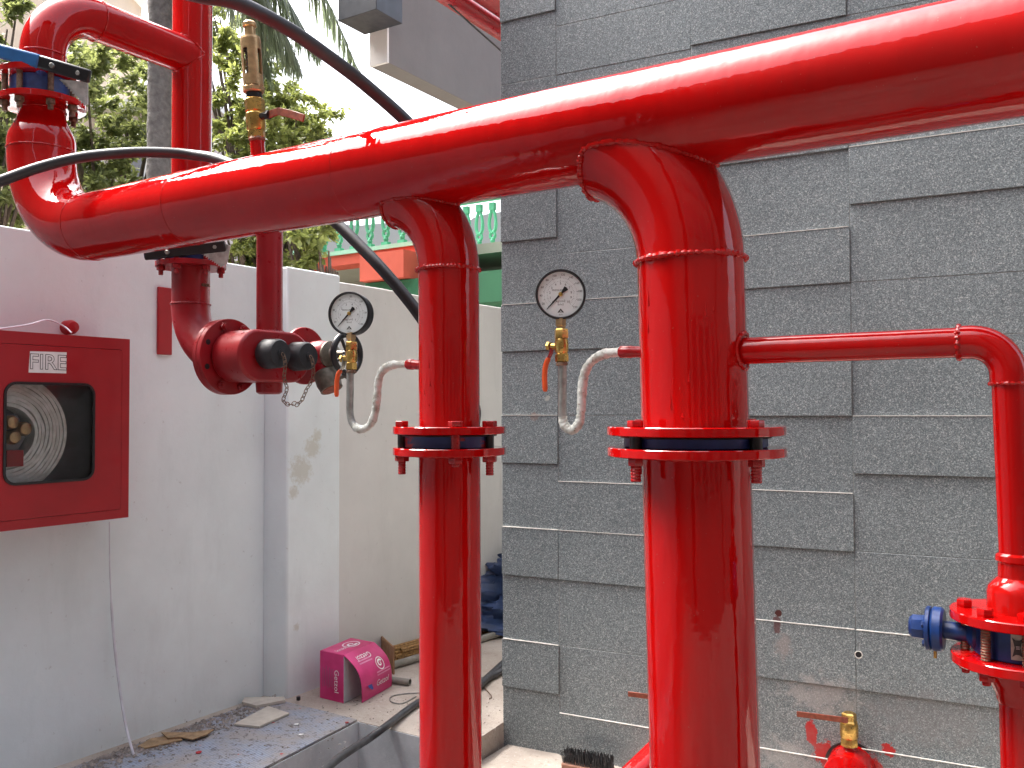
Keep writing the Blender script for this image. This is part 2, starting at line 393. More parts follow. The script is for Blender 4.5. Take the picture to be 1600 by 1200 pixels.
top_z = 4.2
for a_, b_2, px, L in cols:
    zz = zs(px, [y for y, _ in L]); fl = [f for _, f in L]
    # carry on upward
    z = zz[0]; up_ = []; k = 0
    while z < top_z:
        h = (.225, .168)[k % 2]; up_.append((z+h, z, 1 if (k % 2 and rnd.random() < .5) else 0)); z += h; k += 1
    segs = up_+[(zz[i], zz[i+1], fl[i+1]) for i in range(len(zz)-1)]
    if zz[-1] > -.38: segs.append((zz[-1], -.40, 0))
    for zt, zb, pr in segs:
        off = (.0065 if pr else .0)+rnd.uniform(-.0008, .0008)
        g_ = .0008
        o = TP0+TW*(a_+g_)+ZZ*(zb+g_)-TN*.02
        if a_ == x0: o = TP0+TW*(-.002)+ZZ*(zb+g_)-TN*.02
        wdt = (b_2-a_)-2*g_+(g_+.002 if a_ == x0 else 0)
        cl.box(o, TW*wdt, ZZ*(zt-zb-2*g_), TN*(.02+off))
        if pr: gr.box(TP0+TW*(a_+.002)+ZZ*(zt-g_+.0004)+TN*.001, TW*(wdt-.004), ZZ*.0022, TN*(off-.0005+.001))
cl.build('tile_cladding', MT['granite'], tw, 30, bevel=.0012)
gr.build('grout_ledge', MT['grout'], tw)
core = MB(); core.box(TP0+ZZ*-.4-TN*3.0, TW*4.2, ZZ*(top_z+.4), TN*(3.0-.0005-.001))
core.build('wall_core', MT['joint'], tw)
hl = MB(); hl.lathe([(.0095, 0), (.0095, .0012)], hole+TN*.0065, TN, 16); hl.build('drill_hole', MT['blackmetal'], tw)
hr = MB(); hr.torus(hole+TN*.0068, TN, .0105, .0018, 18, 6); hr.build('drill_hole_rim', MT['grout'], tw)

# ---- white boundary wall
W0 = onz(412, 1087, 0)      # far end of the main run
ztop = CH+.50
PA = onz(448, 1092, 0)      # near lower corner of the pilaster
def wpl(P0, px, py): return onp(P0, WN, px, py)
zt_main = (wpl(W0, 380, 413).z + wpl(W0, 60, 363).z)/2
zt_pil = wpl(PA, 490, 423).z
PB = wpl(PA, 531, 900); PB = V((PB.x, PB.y, 0))
FA = PB-WN*.03
zt_far = wpl(FA, 640, 458).z
bw = thing('boundary_wall', 'white plastered boundary wall carrying the hose cabinet, far left', 'wall', W0)
q = MB(); q.box(W0-WW*7+ZZ*-.4, WW*7, -WN*.22, ZZ*(zt_main+.4)); q.build('wall_run', MT['white_wall'], bw, bevel=.006)
q = MB(); o = PA-WN*.0; q.prism([PA-ZZ*.4, PB-ZZ*.4, PB-WN*.28-ZZ*.4, V((W0.x, W0.y, -.4))-WN*.2, V((W0.x, W0.y, -.4))], ZZ*(zt_pil+.4)); q.build('pilaster', MT['white_wall'], bw, bevel=.008)
fwl = thing('rear_wall', 'off white plastered wall behind the pink carton and left riser', 'wall', FA)
q = MB(); 
nseg = 14; L_ = 4.0; tops = [zt_far + .012*noise.noise(V((i*.9, 3.1, 0))) for i in range(nseg+1)]
poly = [FA-ZZ*.4] + [FA+WW*L_*i/nseg+ZZ*tops[i] for i in range(nseg+1)] + [FA+WW*L_-ZZ*.4]
q.prism(poly, -WN*.2); q.build('wall_run', MT['warm_wall'], fwl, bevel=.006)

# =================================================================== PIPEWORK
HP = CAM + V((.2036*1.406, 1.406, .4673)); HR = .0842
def hp(s): return HP + E1*s
def hs_at(px):     # position along the header (towards +E1) of the header axis point seen at column px
    u = (px-800)/F; return (u*HP.y-HP.x)/(E1.x-u*E1.y)
def bead(mb, pts, r, closed=True, n=8, amp=.45, sc=90):
    P = pts; rr = [r*(1+amp*noise.noise(V(p)*sc)+.22*math.sin(i*2.1)) for i, p in enumerate(P)]
    mb.tube(P, rr, n, closed=closed, caps=not closed)
def wbead(parent, pts, r, mat='red_weld', **k):
    q = MB(); bead(q, pts, r, **k); return q.build('weld_bead', MT[mat], parent)
def ringpts(c, nrm, r, n=96):
    x, y, a = frame(nrm); return [V(c)+(x*math.cos(2*PI*i/n)+y*math.sin(2*PI*i/n))*r*(1+.004*noise.noise(V((i*.35, c[0]*9, 0)))) for i in range(n)]
def arc(c0, d_in, d_out, R, n=20):
    """quarter bend: starts at c0 moving along d_in, leaves along d_out"""
    cen = c0 + d_out*R
    return [cen - d_out*R*math.cos(a)+d_in*R*math.sin(a) for a in [PI/2*i/n for i in range(n+1)]]
def bolt(mb, o, axis, r, length, rb, head=.007, tail=.02, rot=0, nut=True):
    """hex head above o, shank down along -axis for length, nut and tail below"""
    mb.hexa(o, axis, r, head*1.3, rot); mb.lathe([(rb, 0), (rb, -length)][::-1], o, axis, 12)
    if nut: mb.hexa(V(o)-axis*(length+head*1.5), axis, r, head*1.5, rot+.3)
    n = int(tail/.0022)
    mb.lathe([(rb*(1.0 if i % 2 else .88), -length-head*1.5-tail+i*tail/n) for i in range(n+1)], o, axis, 12)

# header
hd = thing('header_pipe', 'thick glossy red main pipe running across the whole top of the frame', 'pipe', HP)
SL = hs_at(61)              # where the left bend turns up
ELR = .229
q = MB(); s0 = SL+ELR
q.tube([hp(s0+(1.0-s0)*i/60) for i in range(61)], HR, 72); q.build('pipe_barrel', MT['red'], hd)
q = MB(); ap = arc(hp(s0), -E1, ZZ, ELR, 28); q.tube(ap, HR, 56, caps=False); q.build('elbow', MT['red'], hd)
wbead(hd, ringpts(hp(s0), E1, HR), .0012); wbead(hd, ringpts(hp(hs_at(298)), E1, HR-.0006), .0014, amp=.2); wbead(hd, ringpts(hp(hs_at(560)), E1, HR-.0006), .0012, amp=.2)
# reducer and flange on top of the left bend
LT = ap[-1]; PR = .057
q = MB(); pr_ = []
for i in range(13):
    tt = i/12; e = .5-.5*math.cos(PI*tt); pr_.append((HR+(PR-HR)*e, .02+tt*.085))
q.lathe([(HR, 0)]+pr_+[(PR, .135)], LT, ZZ, 48); q.build('reducer', MT['red'], hd)
wbead(hd, ringpts(LT, ZZ, HR), .0024); wbead(hd, ringpts(LT+ZZ*.108, ZZ, PR+.001), .002)
FZ = LT.z+.118
q = MB(); q.ring(V((LT.x, LT.y, FZ)), ZZ, .108, .05, .016); q.build('flange', MT['red'], hd)
# risers (upper halves welded into the header) --------------------------------------
def riser_top(px, ztop_off, R, rr, s_back, zbend, zfl, lean, fwd, flr, name, label, cut=75):
    """bend leaving the header along -E1 side and dropping to a flange; returns axis point function"""
    ax = hp(hs_at(px))-E2*fwd; ax.z = 0
    base = V((ax.x, ax.y, CAM.z+zbend))
    th = thing(name, label, 'pipe', V((ax.x, ax.y, CAM.z+zfl)))
    dn = V((lean[0], lean[1], -1)).normalized()
    a_ = arc(V((0, 0, 0)), -dn, -E1, R, 48)
    pts = [base+p for p in a_][:int(48*cut/90)+1]
    fl = base + dn*((base.z-(CAM.z+zfl))/-dn.z)
    q = MB(); n = 64
    q.tube(pts[::-1], rr, n, caps=True); q.build('elbow', MT['red'], th)
    q = MB(); q.tube([base+(fl-base)*i/16 for i in range(17)], rr*.995, n, caps=False); q.build('pipe_barrel', MT['red'], th)
    # weld where the bend leaves the header
    q = MB(); curve = []
    T = [(pts[min(i+1, len(pts)-1)]-pts[max(i-1, 0)]).normalized() for i in range(len(pts))]
    side = E2
    for k in range(120):
        ph = 2*PI*k/120; hit = None
        for i in range(len(pts)-1):
            def P_(j, fr=0):
                c = pts[j]; tt = T[j]; x = side; y = tt.cross(x).normalized(); return c+(x*math.cos(ph)+y*math.sin(ph))*rr
            d0 = P_(i)-HP; d0 = (d0-E1*d0.dot(E1)).length; d1 = P_(i+1)-HP; d1 = (d1-E1*d1.dot(E1)).length
            if d0 > HR and d1 <= HR:
                f = (d0-HR)/(d0-d1+1e-9); hit = P_(i).lerp(P_(i+1), f); break
        if hit is None: hit = P_(len(pts)-1)
        curve.append(hit)
    # smooth
    for _ in range(2): curve = [(curve[i-1]+curve[i]*2+curve[(i+1) % 120])/4 for i in range(120)]
    fine = []
    for i in range(120):
        a1, b1 = curve[i], curve[(i+1) % 120]; fine += [a1, a1.lerp(b1, .5)]
    wbead(th, fine, rr*.052, amp=.6, sc=90)
    wbead(th, ringpts(base, dn, rr+.0008, 160), .0044 if rr > .07 else .0038, amp=.7, sc=110)
    wbead(th, ringpts(fl, dn, rr+.001), .0028)
    q = MB(); q.ring(fl-ZZ*.007, ZZ, flr, rr*.9, .014, 72); q.build('flange', MT['red'], th)
    R2 = random.Random(int(px))
    for k in range(7):
        a = math.radians(258+R2.uniform(-55, 45)); z_ = R2.uniform(.02, .24); c_ = base+(fl-base)*min(.95, z_/.27); o_ = c_+V((math.cos(a), math.sin(a), 0))*(rr-.0012)
        L_ = R2.uniform(.008, .03); q = MB(); q.tube([o_, o_-ZZ*L_*.5, o_-ZZ*L_*.9, o_-ZZ*L_], [.0008, .0014, .0022, .0008], 8); q.build('paint_run', MT['red'], th)
    return th, ax, fl, dn
th_r, axr, flr_, dnr = riser_top(1075, 0, .215, HR+.0004, 0, .236, -.0345, (.018, 0), -.015, .139, 'riser_pipe',
    'wide red drop pipe with swept bend, upper half above the right blue wafer valve', 70)
th_l, axl, fll_, dnl = riser_top(695.5, 0, .155, .0572, 0, .262, -.0375, (.002, 0), -.012, .105, 'riser_pipe',
    'narrower red drop pipe with swept bend, upper half above the left wafer valve')
for (ax, fl, dn, rr, zz, flr, nm) in ((axr, flr_, dnr, HR, -.0675, .139, 'wide red lower pipe below the right wafer valve running down to the ground'),
                                      (axl, fll_, dnl, .057, -.0765, .105, 'narrower red lower pipe below the left wafer valve running down to the ground')):
    z1 = CAM.z+zz; top = fl+dn*((fl.z-z1)/-dn.z); bot = top+dn*(top.z+.398)
    th = thing('riser_pipe', nm, 'pipe', bot)
    q = MB(); q.tube([top+(bot-top)*i/30 for i in range(31)], rr*1.01, 64); q.build('pipe_barrel', MT['red'], th)
    q = MB(); q.ring(top-ZZ*.007, ZZ, flr, rr*.9, .014, 72); q.build('flange', MT['red'], th)
    wbead(th, ringpts(top-ZZ*.008, ZZ, rr+.003), .003)
    q = MB(); q.ring(bot+ZZ*.002, ZZ, flr, rr*.9, .016, 48); q.build('base_flange', MT['red'], th)
# wafer valves between the flanges
m, t, b = newmat('blue wafer with red overspray'); MT['wafer'] = m
c = mix(t, ramp(t, noi(t, 16, 4, scale=(1, 1, 2.5)), [(.50, 0.), (.56, 1.)]), (.025, .045, .17), (.33, .01, .012)); t.links.new(c, b.inputs['Base Color']); b.inputs['Roughness'].default_value = .4
bump(t, b, noi(t, 90, 4), .4, .001)
for (fl, rr, r2, z0, z1, bc, angs, lab, wm, rb) in (
    (flr_, .112, .139, -.0415-.0005, -.0605+.0005, .121, (211.5, 305.5, 125.5, 31.5), 'dark blue wafer valve bolted between the wide flanges of the right riser', 'blue2', .0085),
    (fll_, .083, .105, -.0445-.0005, -.0695+.0005, .088, (186, 281, 330, 100), 'red spattered blue wafer valve bolted between the left riser flanges', 'wafer', .0075)):
    if 'blue2' not in MT: MT['blue2'] = simple('dark blue enamel', (.025, .045, .20), .4, 0, .4, 20, .4, 100)
    wz = CAM.z+(z0+z1)/2; cc = V((fl.x, fl.y, CAM.z+z1))
    th = thing('wafer_valve', lab, 'valve', cc)
    q = MB(); q.ring(cc, ZZ, rr, rr*.6, z0-z1, 64); q.build('valve_body', MT[wm], th)
    q = MB(); q.ring(cc+ZZ*(z0-z1-.0035), ZZ, rr+.006, rr*.6, .003, 64); q.build('gasket', MT['black'], th)
    for k, a in enumerate(angs):
        a = math.radians(a); p = V((cc.x+math.cos(a)*bc, cc.y+math.sin(a)*bc, CAM.z+z0+.0145))
        q = MB(); bolt(q, p, ZZ, .0125 if rr > .1 else .0135, (z0-z1)+.0285, rb, .008, .024 if (k % 2 == 0 or rr > .1) else .006, a); q.build('bolt', MT['red_low'], th)
        q = MB(); q.lathe([(rb+.0006, 0), (rb+.0006, z0-z1)], V((p.x, p.y, cc.z)), ZZ, 14); q.build('spacer', MT['blackmetal'] if k != 1 or rr > .1 else MT['red_low'], th)
# ---- small branch to the right
def sub(px, axis_s): pass
BR = .0208; by = CAM.z+.089
b0 = V((axr.x+.003, axr.y, by)); ub = (1576-800)/F; sb = (ub*b0.y-b0.x)/(E1.x-ub*E1.y); bend_c = b0+E1*sb
br = thing('branch_pipe', 'thin red branch pipe leaving the wide riser and turning down at right edge', 'pipe', bend_c)
RB = .045
q = MB(); e_ = bend_c-E1*RB; q.tube([b0+E1*.07, e_], BR, 32); q.build('pipe_barrel', MT['red'], br)
ar = arc(e_, E1, -ZZ, RB, 16)
q = MB(); q.tube([e_-E1*.012, e_-E1*.001]+ar+[ar[-1]-ZZ*.010], BR+.0022, 32); q.build('elbow', MT['red'], br)
wbead(br, ringpts(e_-E1*.013, E1, BR+.001, 60), .0032, amp=.7, sc=200); wbead(br, ringpts(ar[-1]-ZZ*.012, ZZ, BR+.001, 60), .0028, amp=.6, sc=200)
rp = b0+E1*(HR+.0006)
for k in (.028,):
    x, y, a = frame(E1); pts = [rp + (x*math.cos(j*PI/24)+y*math.sin(j*PI/24))*k - E1*(HR-math.sqrt(max(0, HR*HR-((x*math.cos(j*PI/24)+y*math.sin(j*PI/24))*k).dot(E2)**2))) for j in range(48)]
    wbead(br, pts, .003, amp=.5, sc=100)
bc = bend_c; zA = by-RB; zB = CAM.z-.198
ln = V((.006, 0, 0))
q = MB(); q.tube([V((bc.x, bc.y, zA)), V((bc.x, bc.y, zB))+ln], BR, 32); q.build('lower_barrel', MT['red'], br)
q = MB(); b1 = V((bc.x+.006, bc.y, zB))
q.lathe([(BR+.0005, .006), (BR+.004, .003), (BR+.0045, -.004), (BR+.0015, -.007), (BR+.0018, -.026), (BR+.006, -.030), (BR+.0135, -.038), (BR+.0155, -.046), (BR+.0155, -.072)][::-1], b1, ZZ, 40)
q.build('neck', MT['red_weld'], br)
q = MB(); q.ring(b1-ZZ*.084, ZZ, .081, .02, .013, 56); q.build('flange', MT['red'], br)
# lower pipe of the branch
b2 = b1-ZZ*.141
lp = thing('branch_pipe', 'thin red lower pipe under the blue handled valve at the right edge', 'pipe', V((b2.x+.012, b2.y, -.398)))
q = MB(); q.ring(b2, ZZ, .081, .02, .013, 56); q.build('flange', MT['red'], lp)
q = MB(); q.lathe([(.043, 0), (.041, -.012), (.034, -.026), (.0275, -.040), (.0275, -.044), (.025, -.050)][::-1], b2, ZZ, 40); q.build('neck', MT['red'], lp)
q = MB(); q.tube([b2-ZZ*.045, V((b2.x+.012, b2.y, -.398))], .0245, 32); q.build('pipe_barrel', MT['red'], lp)
# blue actuator valve
bv = thing('butterfly_valve', 'bright blue valve with stub shaft and round plate clamped in the thin branch pipe', 'valve', b2+ZZ*.013)
q = MB(); vh = .084-.141+.0; hgt = (b1.z-.084)-(b2.z+.013)
q.ring(b2+ZZ*.0135, ZZ, .052, .02, hgt-.001, 48); q.build('valve_body', MT['blue'], bv)
mid = b2+ZZ*(.013+hgt/2)
AX = (-E1+E2*-.0).normalized()
q = MB(); q.lathe([(.022, .04), (.022, .052), (.017, .056), (.013, .06), (.012, .078), (.012, .1)], mid, AX, 28); q.build('shaft', MT['blue'], bv)
q = MB(); q.disc(mid+AX*.088, AX, .030, .016, .003, 40); q.disc(mid+AX*.1045, AX, .030, .006, .001, 40); q.build('plate', MT['blue'], bv)
q = MB(); q.lathe([(.016, .11), (.0175, .113), (.0165, .128), (.013, .132)], mid, AX, 8); q.build('shaft_cap', MT['blue'], bv)
q = MB(); 
for a in (.4, 2.2, 4.0, 5.4): 
    x, y, z_ = frame(AX); q.hexa(mid+AX*.11+(x*math.cos(a)+y*math.sin(a))*.023, AX, .005, .004); q.build('bolt', MT['blue'], bv); q = MB()
q = MB(); q.tube([mid+AX*.1+V((0, 0, -.026)), mid+AX*.1+V((0, 0, -.040))], .0022, 8); q.build('pin', MT['brass'], bv)
for k, a in enumerate((250, 205, 150, 340)):
    a = math.radians(a); p = V((b1.x+math.cos(a)*.0625, b1.y+math.sin(a)*.0625, b1.z-.071))
    q = MB(); bolt(q, p, ZZ, .0105, .013+hgt+.013, .0055, .008, .006, a); q.build('bolt', MT['red'], bv)
    q = MB(); q.lathe([(.0062 if i % 2 else .0054, hgt*i/24) for i in range(25)], V((p.x, p.y, b2.z+.0131)), ZZ, 12); q.build('bolt_thread', MT['rust_steel'], bv)
q = MB(); pa = math.radians(248)   # name plate
pts = []
for i in range(9):
    a = pa+math.radians(-16+44*i/8); pts.append(V((mid.x+math.cos(a)*.0535, mid.y+math.sin(a)*.0535, 0)))
vs = [p+ZZ*(mid.z-.016) for p in pts]+[p+ZZ*(mid.z+.016) for p in pts]
q.add(vs, [(i, i+1, i+10, i+9) for i in range(8)])
MT['plate'] = simple('worn label', (.42, .42, .36), .5, 0, .35, 60); lp_ = q.build('label_plate', MT['plate'], bv)
# hourglass mark
q = MB(); a = pa+math.radians(-8); cpt = V((mid.x+math.cos(a)*.0541, mid.y+math.sin(a)*.0541, mid.z)); tx = V((-math.sin(a), math.cos(a), 0)); nn = V((math.cos(a), math.sin(a), 0))
hg = [(-.006, .012), (-.002, .009), (.002, .009), (.006, .012), (.0032, 0), (.006, -.012), (.002, -.009), (-.002, -.009), (-.006, -.012), (-.0032, 0)]
q.prism([cpt+tx*x+ZZ*y for x, y in hg], nn*.0003)
for i in range(4): q.cbox(cpt+tx*.016+ZZ*(.009-i*.006)+nn*-.0, tx, ZZ, nn, .009, .0012, .0006)
q.build('emblem', MT['ink'], bv)
q = MB(); text_mb('III', cpt+nn*.0005, -ZZ, tx, .006, q); q.build('emblem_print', MT['paper'], bv)

# ---- gauges
def gauge_set(rz, axis_pt, rr, nip_px, path_px, dial_px, dial_r, normal, which, seg, d_at, lever_px, cock_px, stem_px):
    """axis_pt: riser axis; everything hangs off to the left (-E1)"""
    dpl = d_at
    vt = lambda px, py: onp(axis_pt, dpl, px, py)      # vertical plane through the riser along its side
    sp = smooth_path([vt(*p) for p in path_px], 8)
    wp = 'the right' if which == 'R' else 'the left'
    nip = vt(*nip_px[0]); nip2 = vt(*nip_px[1])
    q = MB(); th = thing('siphon_pipe', {'R': 'tape wrapped pale siphon tube in front of the granite wall, on the wide riser', 'L': 'tape wrapped pale siphon tube in front of the white wall, on the narrow riser'}[which], 'pipe', nip, 'gauge siphon tubes')
    tr = .0078
    n = len(sp); cut = int(n*seg)
    rads = [tr*(1+.22*noise.noise(sp[i]*70)+.07*math.sin(i*1.9)) for i in range(cut)]
    q.tube(sp[:cut], rads, 20); q.build('taped_bend', MT['tape'], th)
    q = MB(); q.tube(sp[cut-1:], tr*.93, 20); q.build('bare_tube', MT['steel'], th)
    q = MB(); dd = (nip2-nip).normalized(); ln_ = (nip2-nip).length
    q.lathe([(.0085, 0), (.0105, .003), (.0105, ln_*.55), (.0095, ln_*.6), (.0095, ln_+.012)], nip, dd, 20); q.build('nipple', MT['red_low'], th)
    # cock
    c0 = vt(*cock_px[0]); c1 = vt(*cock_px[1])     # bottom, top
    h = (c1-c0).length; k = MB(); b_r = .0115
    ck = thing('gauge_cock', {'R': 'brass gauge cock with orange lever below the right dial', 'L': 'brass gauge cock with orange lever below the left dial'}[which], 'valve', c0, 'gauge cocks')
    u_ = (c1-c0).normalized()
    k.lathe([(.0095, 0), (.0118, .001), (.0118, h*.24), (.0100, h*.27)], c0, u_, 6, .3)
    k.lathe([(.0100, h*.27), (b_r, h*.33), (b_r+.0006, h*.5), (b_r, h*.66), (.0105, h*.70)], c0, u_, 28)
    k.lathe([(.0105, h*.70), (.0126, h*.72), (.0126, h*.96), (.011, h)], c0, u_, 6, .1); k.build('valve_body', MT['brass'], ck)
    k = MB(); k.lathe([(.0102, .0), (.0108, .003), (.0095, .006)], c0-u_*.006, u_, 14); k.build('sealing_tape', MT['rust_steel'], ck)
    lv = [vt(*p) for p in lever_px]; toc = normal
    piv = lv[0]
    k = MB(); mc = c0.lerp(c1, .45); k.tube([mc, piv], .0055, 12); k.hexa(piv-(mc-piv).normalized()*.003, (piv-mc), .008, .006); k.build('lever_stem', MT['brass'], ck)
    k = MB(); lp2 = smooth_path(lv, 5); sd_ = (piv-mc).normalized()
    # flat strap then a rounded orange grip
    m_ = len(lp2)//3
    for i in range(m_):
        a, b_ = lp2[i], lp2[i+1]; d_ = b_-a; fx = sd_.cross(d_).normalized(); k.box(a-fx*.005-sd_*.001, d_*1.05, fx*.010, sd_*.002)
    k.build('lever_strap', MT['red_low'] if which == 'R' else MT['steel'], ck)
    k = MB(); g_ = lp2[m_:]; k.tube(g_, [.0048 if 0 < i < len(g_)-1 else .0030 for i in range(len(g_))], 14); k.build('lever_grip', MT['orange'], ck)
    # gauge
    dc = vt(*dial_px); gz = normal.normalized(); gy = ZZ; gx = gy.cross(gz).normalized()
    pg = thing('pressure_gauge', {'R': 'round white dial pressure gauge in front of the granite tiles', 'L': 'round white dial pressure gauge in front of the white wall'}[which], 'gauge', dc, 'pressure gauges')
    R = dial_r; body = MB()
    body.lathe([(0, -.026), (R*.9, -.026), (R*.97, -.023), (R*.97, -.004), (R, -.003), (R, .004), (R*.985, .006), (R*.93, .0065), (R*.90, .003), (R*.90, .0005), (0, .0005)], dc, gz, 64)
    body.build('case', MT['blackmetal'], pg)
    fc_ = MB(); fc_.lathe([(0, .0008), (R*.895, .0008), (R*.895, .0012), (0, .0012)], dc, gz, 64); fo = fc_.build('dial_face', MT['dial'], pg)
    tk = MB(); z1 = gz*.00135
    def pol(a, r): a = math.radians(a); return dc+gx*math.sin(a)*r+gy*math.cos(a)*r
    for i in range(0, 51):
        a = -135+270*i/50; L1 = .70 if i % 5 == 0 else .665; w_ = .0009 if i % 5 == 0 else .0005
        p1, p2 = pol(a, R*.635), pol(a, R*L1); d_ = p2-p1; sx_ = d_.cross(gz).normalized()
        tk.add([p1-sx_*w_/2+z1, p2-sx_*w_/2+z1, p2+sx_*w_/2+z1, p1+sx_*w_/2+z1], [(0, 1, 2, 3)])
    for i in range(0, 41):
        a = -135+270*i/40; p1, p2 = pol(a, R*.50), pol(a, R*(.54 if i % 4 else .57)); d_ = p2-p1; sx_ = d_.cross(gz).normalized(); w_ = .0005
        tk.add([p1-sx_*w_/2+z1, p2-sx_*w_/2+z1, p2+sx_*w_/2+z1, p1+sx_*w_/2+z1], [(0, 1, 2, 3)])
    tk.build('scale_marks', MT['ink_soft'], fo)
    nm = MB()
    outer = ([20, 40, 60, 80, 100, 120, 140, 160, 180, 200, 220] if which == 'R' else [20, 40, 60, 80, 100, 120, 140])
    for i, v in enumerate(outer):
        a = -118+ (250 if which == 'R' else 248)*i/(len(outer)-1); text_mb(str(v), pol(a, R*.775)+z1, gx, gy, R*.115, nm)
    inner = range(0, 11, 1) if which == 'R' else range(0, 8)
    inner = list(inner)
    for i, v in enumerate(inner):
        a = -135+270*i/(len(inner)-1); 
        if abs(a-45) < 12 and False: continue
        text_mb(str(v), pol(a, R*.43)+z1, gx, gy, R*.13, nm)
    text_mb('kg/cm2', dc-gy*R*.27+z1, gx, gy, R*.13, nm); text_mb('lb/in2', dc-gy*R*.40+z1, gx, gy, R*.11, nm)
    text_mb('PRESSURE', dc+gy*R*.16-gx*R*.12+z1, gx, gy, R*.10, nm)
    # triangular mark
    tc = dc-gy*R*.66
    nm.add([tc+gx*-R*.13-gy*R*.06+z1, tc-gx*R*.05-gy*R*.06+z1, tc+gy*R*.03+z1, tc+gy*R*.10+z1], [(0, 1, 2, 3)])
    nm.add([tc+gx*R*.13-gy*R*.06+z1, tc+gy*R*.10+z1, tc+gy*R*.03+z1, tc+gx*R*.05-gy*R*.06+z1], [(0, 1, 2, 3)])
    text_mb('A', tc-gy*R*.05+z1, gx, gy, R*.10, nm); text_mb('BCM', tc-gy*R*.15+z1, gx, gy, R*.07, nm)
    nm.build('numerals', MT['ink'], fo)
    nd = MB(); a = -137; zl = gz*.0022
    tip, tail = pol(a, R*.80)+zl, pol(a+180, R*.33)+zl; d_ = (tail-tip).normalized(); s_ = d_.cross(gz)
    nd.prism([tip-s_*R*.012, dc+zl-s_*R*.045, dc+zl+d_*R*.1-s_*R*.04, tail-s_*R*.10, tail+d_*R*.03, tail+s_*R*.10, dc+zl+d_*R*.1+s_*R*.04, dc+zl+s_*R*.045, tip+s_*R*.012], gz*.0005)
    nd.build('needle', MT['blackmetal'], pg)
    hb = MB(); hb.lathe([(R*.085, .0018), (R*.085, .0035), (R*.05, .0042)], dc, gz, 20); hb.build('hub', MT['brass'], pg)
    s0_ = vt(*stem_px[0]); s1_ = vt(*stem_px[1])
    sm = MB(); u2 = (s1_-s0_).normalized(); l2 = (s1_-s0_).length
    sm.lathe([(.0078, 0), (.0078, l2*.25), (.0092, l2*.3), (.0092, l2)], s0_, u2, 4, .2); sm.build('stem', MT['brass_old'], pg)
nrmR = V((-.10, -.99, 0)).normalized(); nrmL = V((-.23, -.97, 0)).normalized()
gauge_set(0, V((axr.x, axr.y, CH)), HR, [(968, 550), (1003, 550)],
          [(972, 550), (945, 553), (925, 564), (914, 582), (910, 605), (908, 640), (905, 660), (894, 672), (882, 664), (879, 645), (879, 610), (879, 564)],
          (876, 460), .0440, nrmR, 'R', .80, E2, [(862, 541), (861, 552), (853, 570), (851, 590), (852, 612)], [(878, 566), (877, 514)], [(876.5, 514), (876, 498)])
gauge_set(0, V((axl.x, axl.y, CH)), .057, [(636, 569), (653, 570)],
          [(640, 569), (615, 570), (600, 577), (592, 592), (589, 620), (586, 645), (578, 664), (564, 671), (552, 663), (547, 645), (547, 610), (547, 576)],
          (546, 490), .0445, nrmL, 'L', .72, E2, [(538, 560), (536, 573), (528, 586), (526, 603), (526, 620)], [(549, 578), (549.5, 534)], [(549, 534), (548, 520)])

# ---- relief valve stack on the header
sv = hs_at(402); base = hp(sv)+ZZ*(HR-.004); lean = (at(388, 22, (hp(sv)-CAM).dot(fw))-at(402, 235, (hp(sv)-CAM).dot(fw))).normalized()
sc_ = (hp(sv)-CAM).dot(fw)/F     # metres per photo pixel there
def hh(py): return (236-py)*sc_
st_ = thing('relief_stub', 'short red stub pipe rising from the header below the brass valves', 'pipe', base)
q = MB(); q.lathe([(.021, -.006), (.017, .002), (.0155, .004), (.0155, hh(203))], base, lean, 28); q.build('stub', MT['red'], st_)
bvv = thing('ball_valve', 'tarnished brass ball valve with dull red lever on the header stub', 'valve', base+lean*hh(203))
q = MB(); o = base
q.lathe([(.0165, hh(205)), (.019, hh(203)), (.019, hh(193)), (.0175, hh(192))], o, lean, 6)
q.lathe([(.0175, hh(192)), (.0205, hh(188)), (.0205, hh(166)), (.0185, hh(164))], o, lean, 28)
q.lathe([(.0185, hh(164)), (.0212, hh(162)), (.0212, hh(144)), (.019, hh(142))], o, lean, 8, .2); q.build('valve_body', MT['brass'], bvv)
q = MB(); q.lathe([(.016, hh(209)), (.0185, hh(206)), (.0165, hh(202))], o, lean, 16); q.build('sealing_tape', MT['rust_steel'], bvv)
ls = o+lean*hh(172); q = MB(); q.tube([ls, ls+E1*.036], .008, 14); q.hexa(ls+E1*.034, E1, .010, .009); q.build('lever_stem', MT['blackmetal'], bvv)
q = MB(); lpth = [(ls+E1*.040+ZZ*.0), ls+E1*.070+ZZ*.002, ls+E1*.105+ZZ*-.010, ls+E1*.145+ZZ*-.026]
for i in range(3):
    a, b_ = lpth[i], lpth[i+1]; d_ = b_-a; n_ = d_.cross(E2).normalized(); q.box(a-E2*.002-n_*.008, d_*1.03, n_*.016, E2*.004)
q.build('lever', MT['rust_lever'], bvv, bevel=.001)
rv = thing('relief_valve', 'slotted brass spring relief valve topping the stack, left of centre', 'valve', o+lean*hh(142))
q = MB(); q.lathe([(.016, hh(143)), (.0175, hh(140)), (.0165, hh(133))], o, lean, 20); q.build('sealing_tape', MT['blackmetal'], rv)
q = MB(); q.lathe([(.021, hh(133)), (.0235, hh(131)), (.0235, hh(125)), (.021, hh(123))], o, lean, 8, .1); q.build('collar', MT['brass_old'], rv)
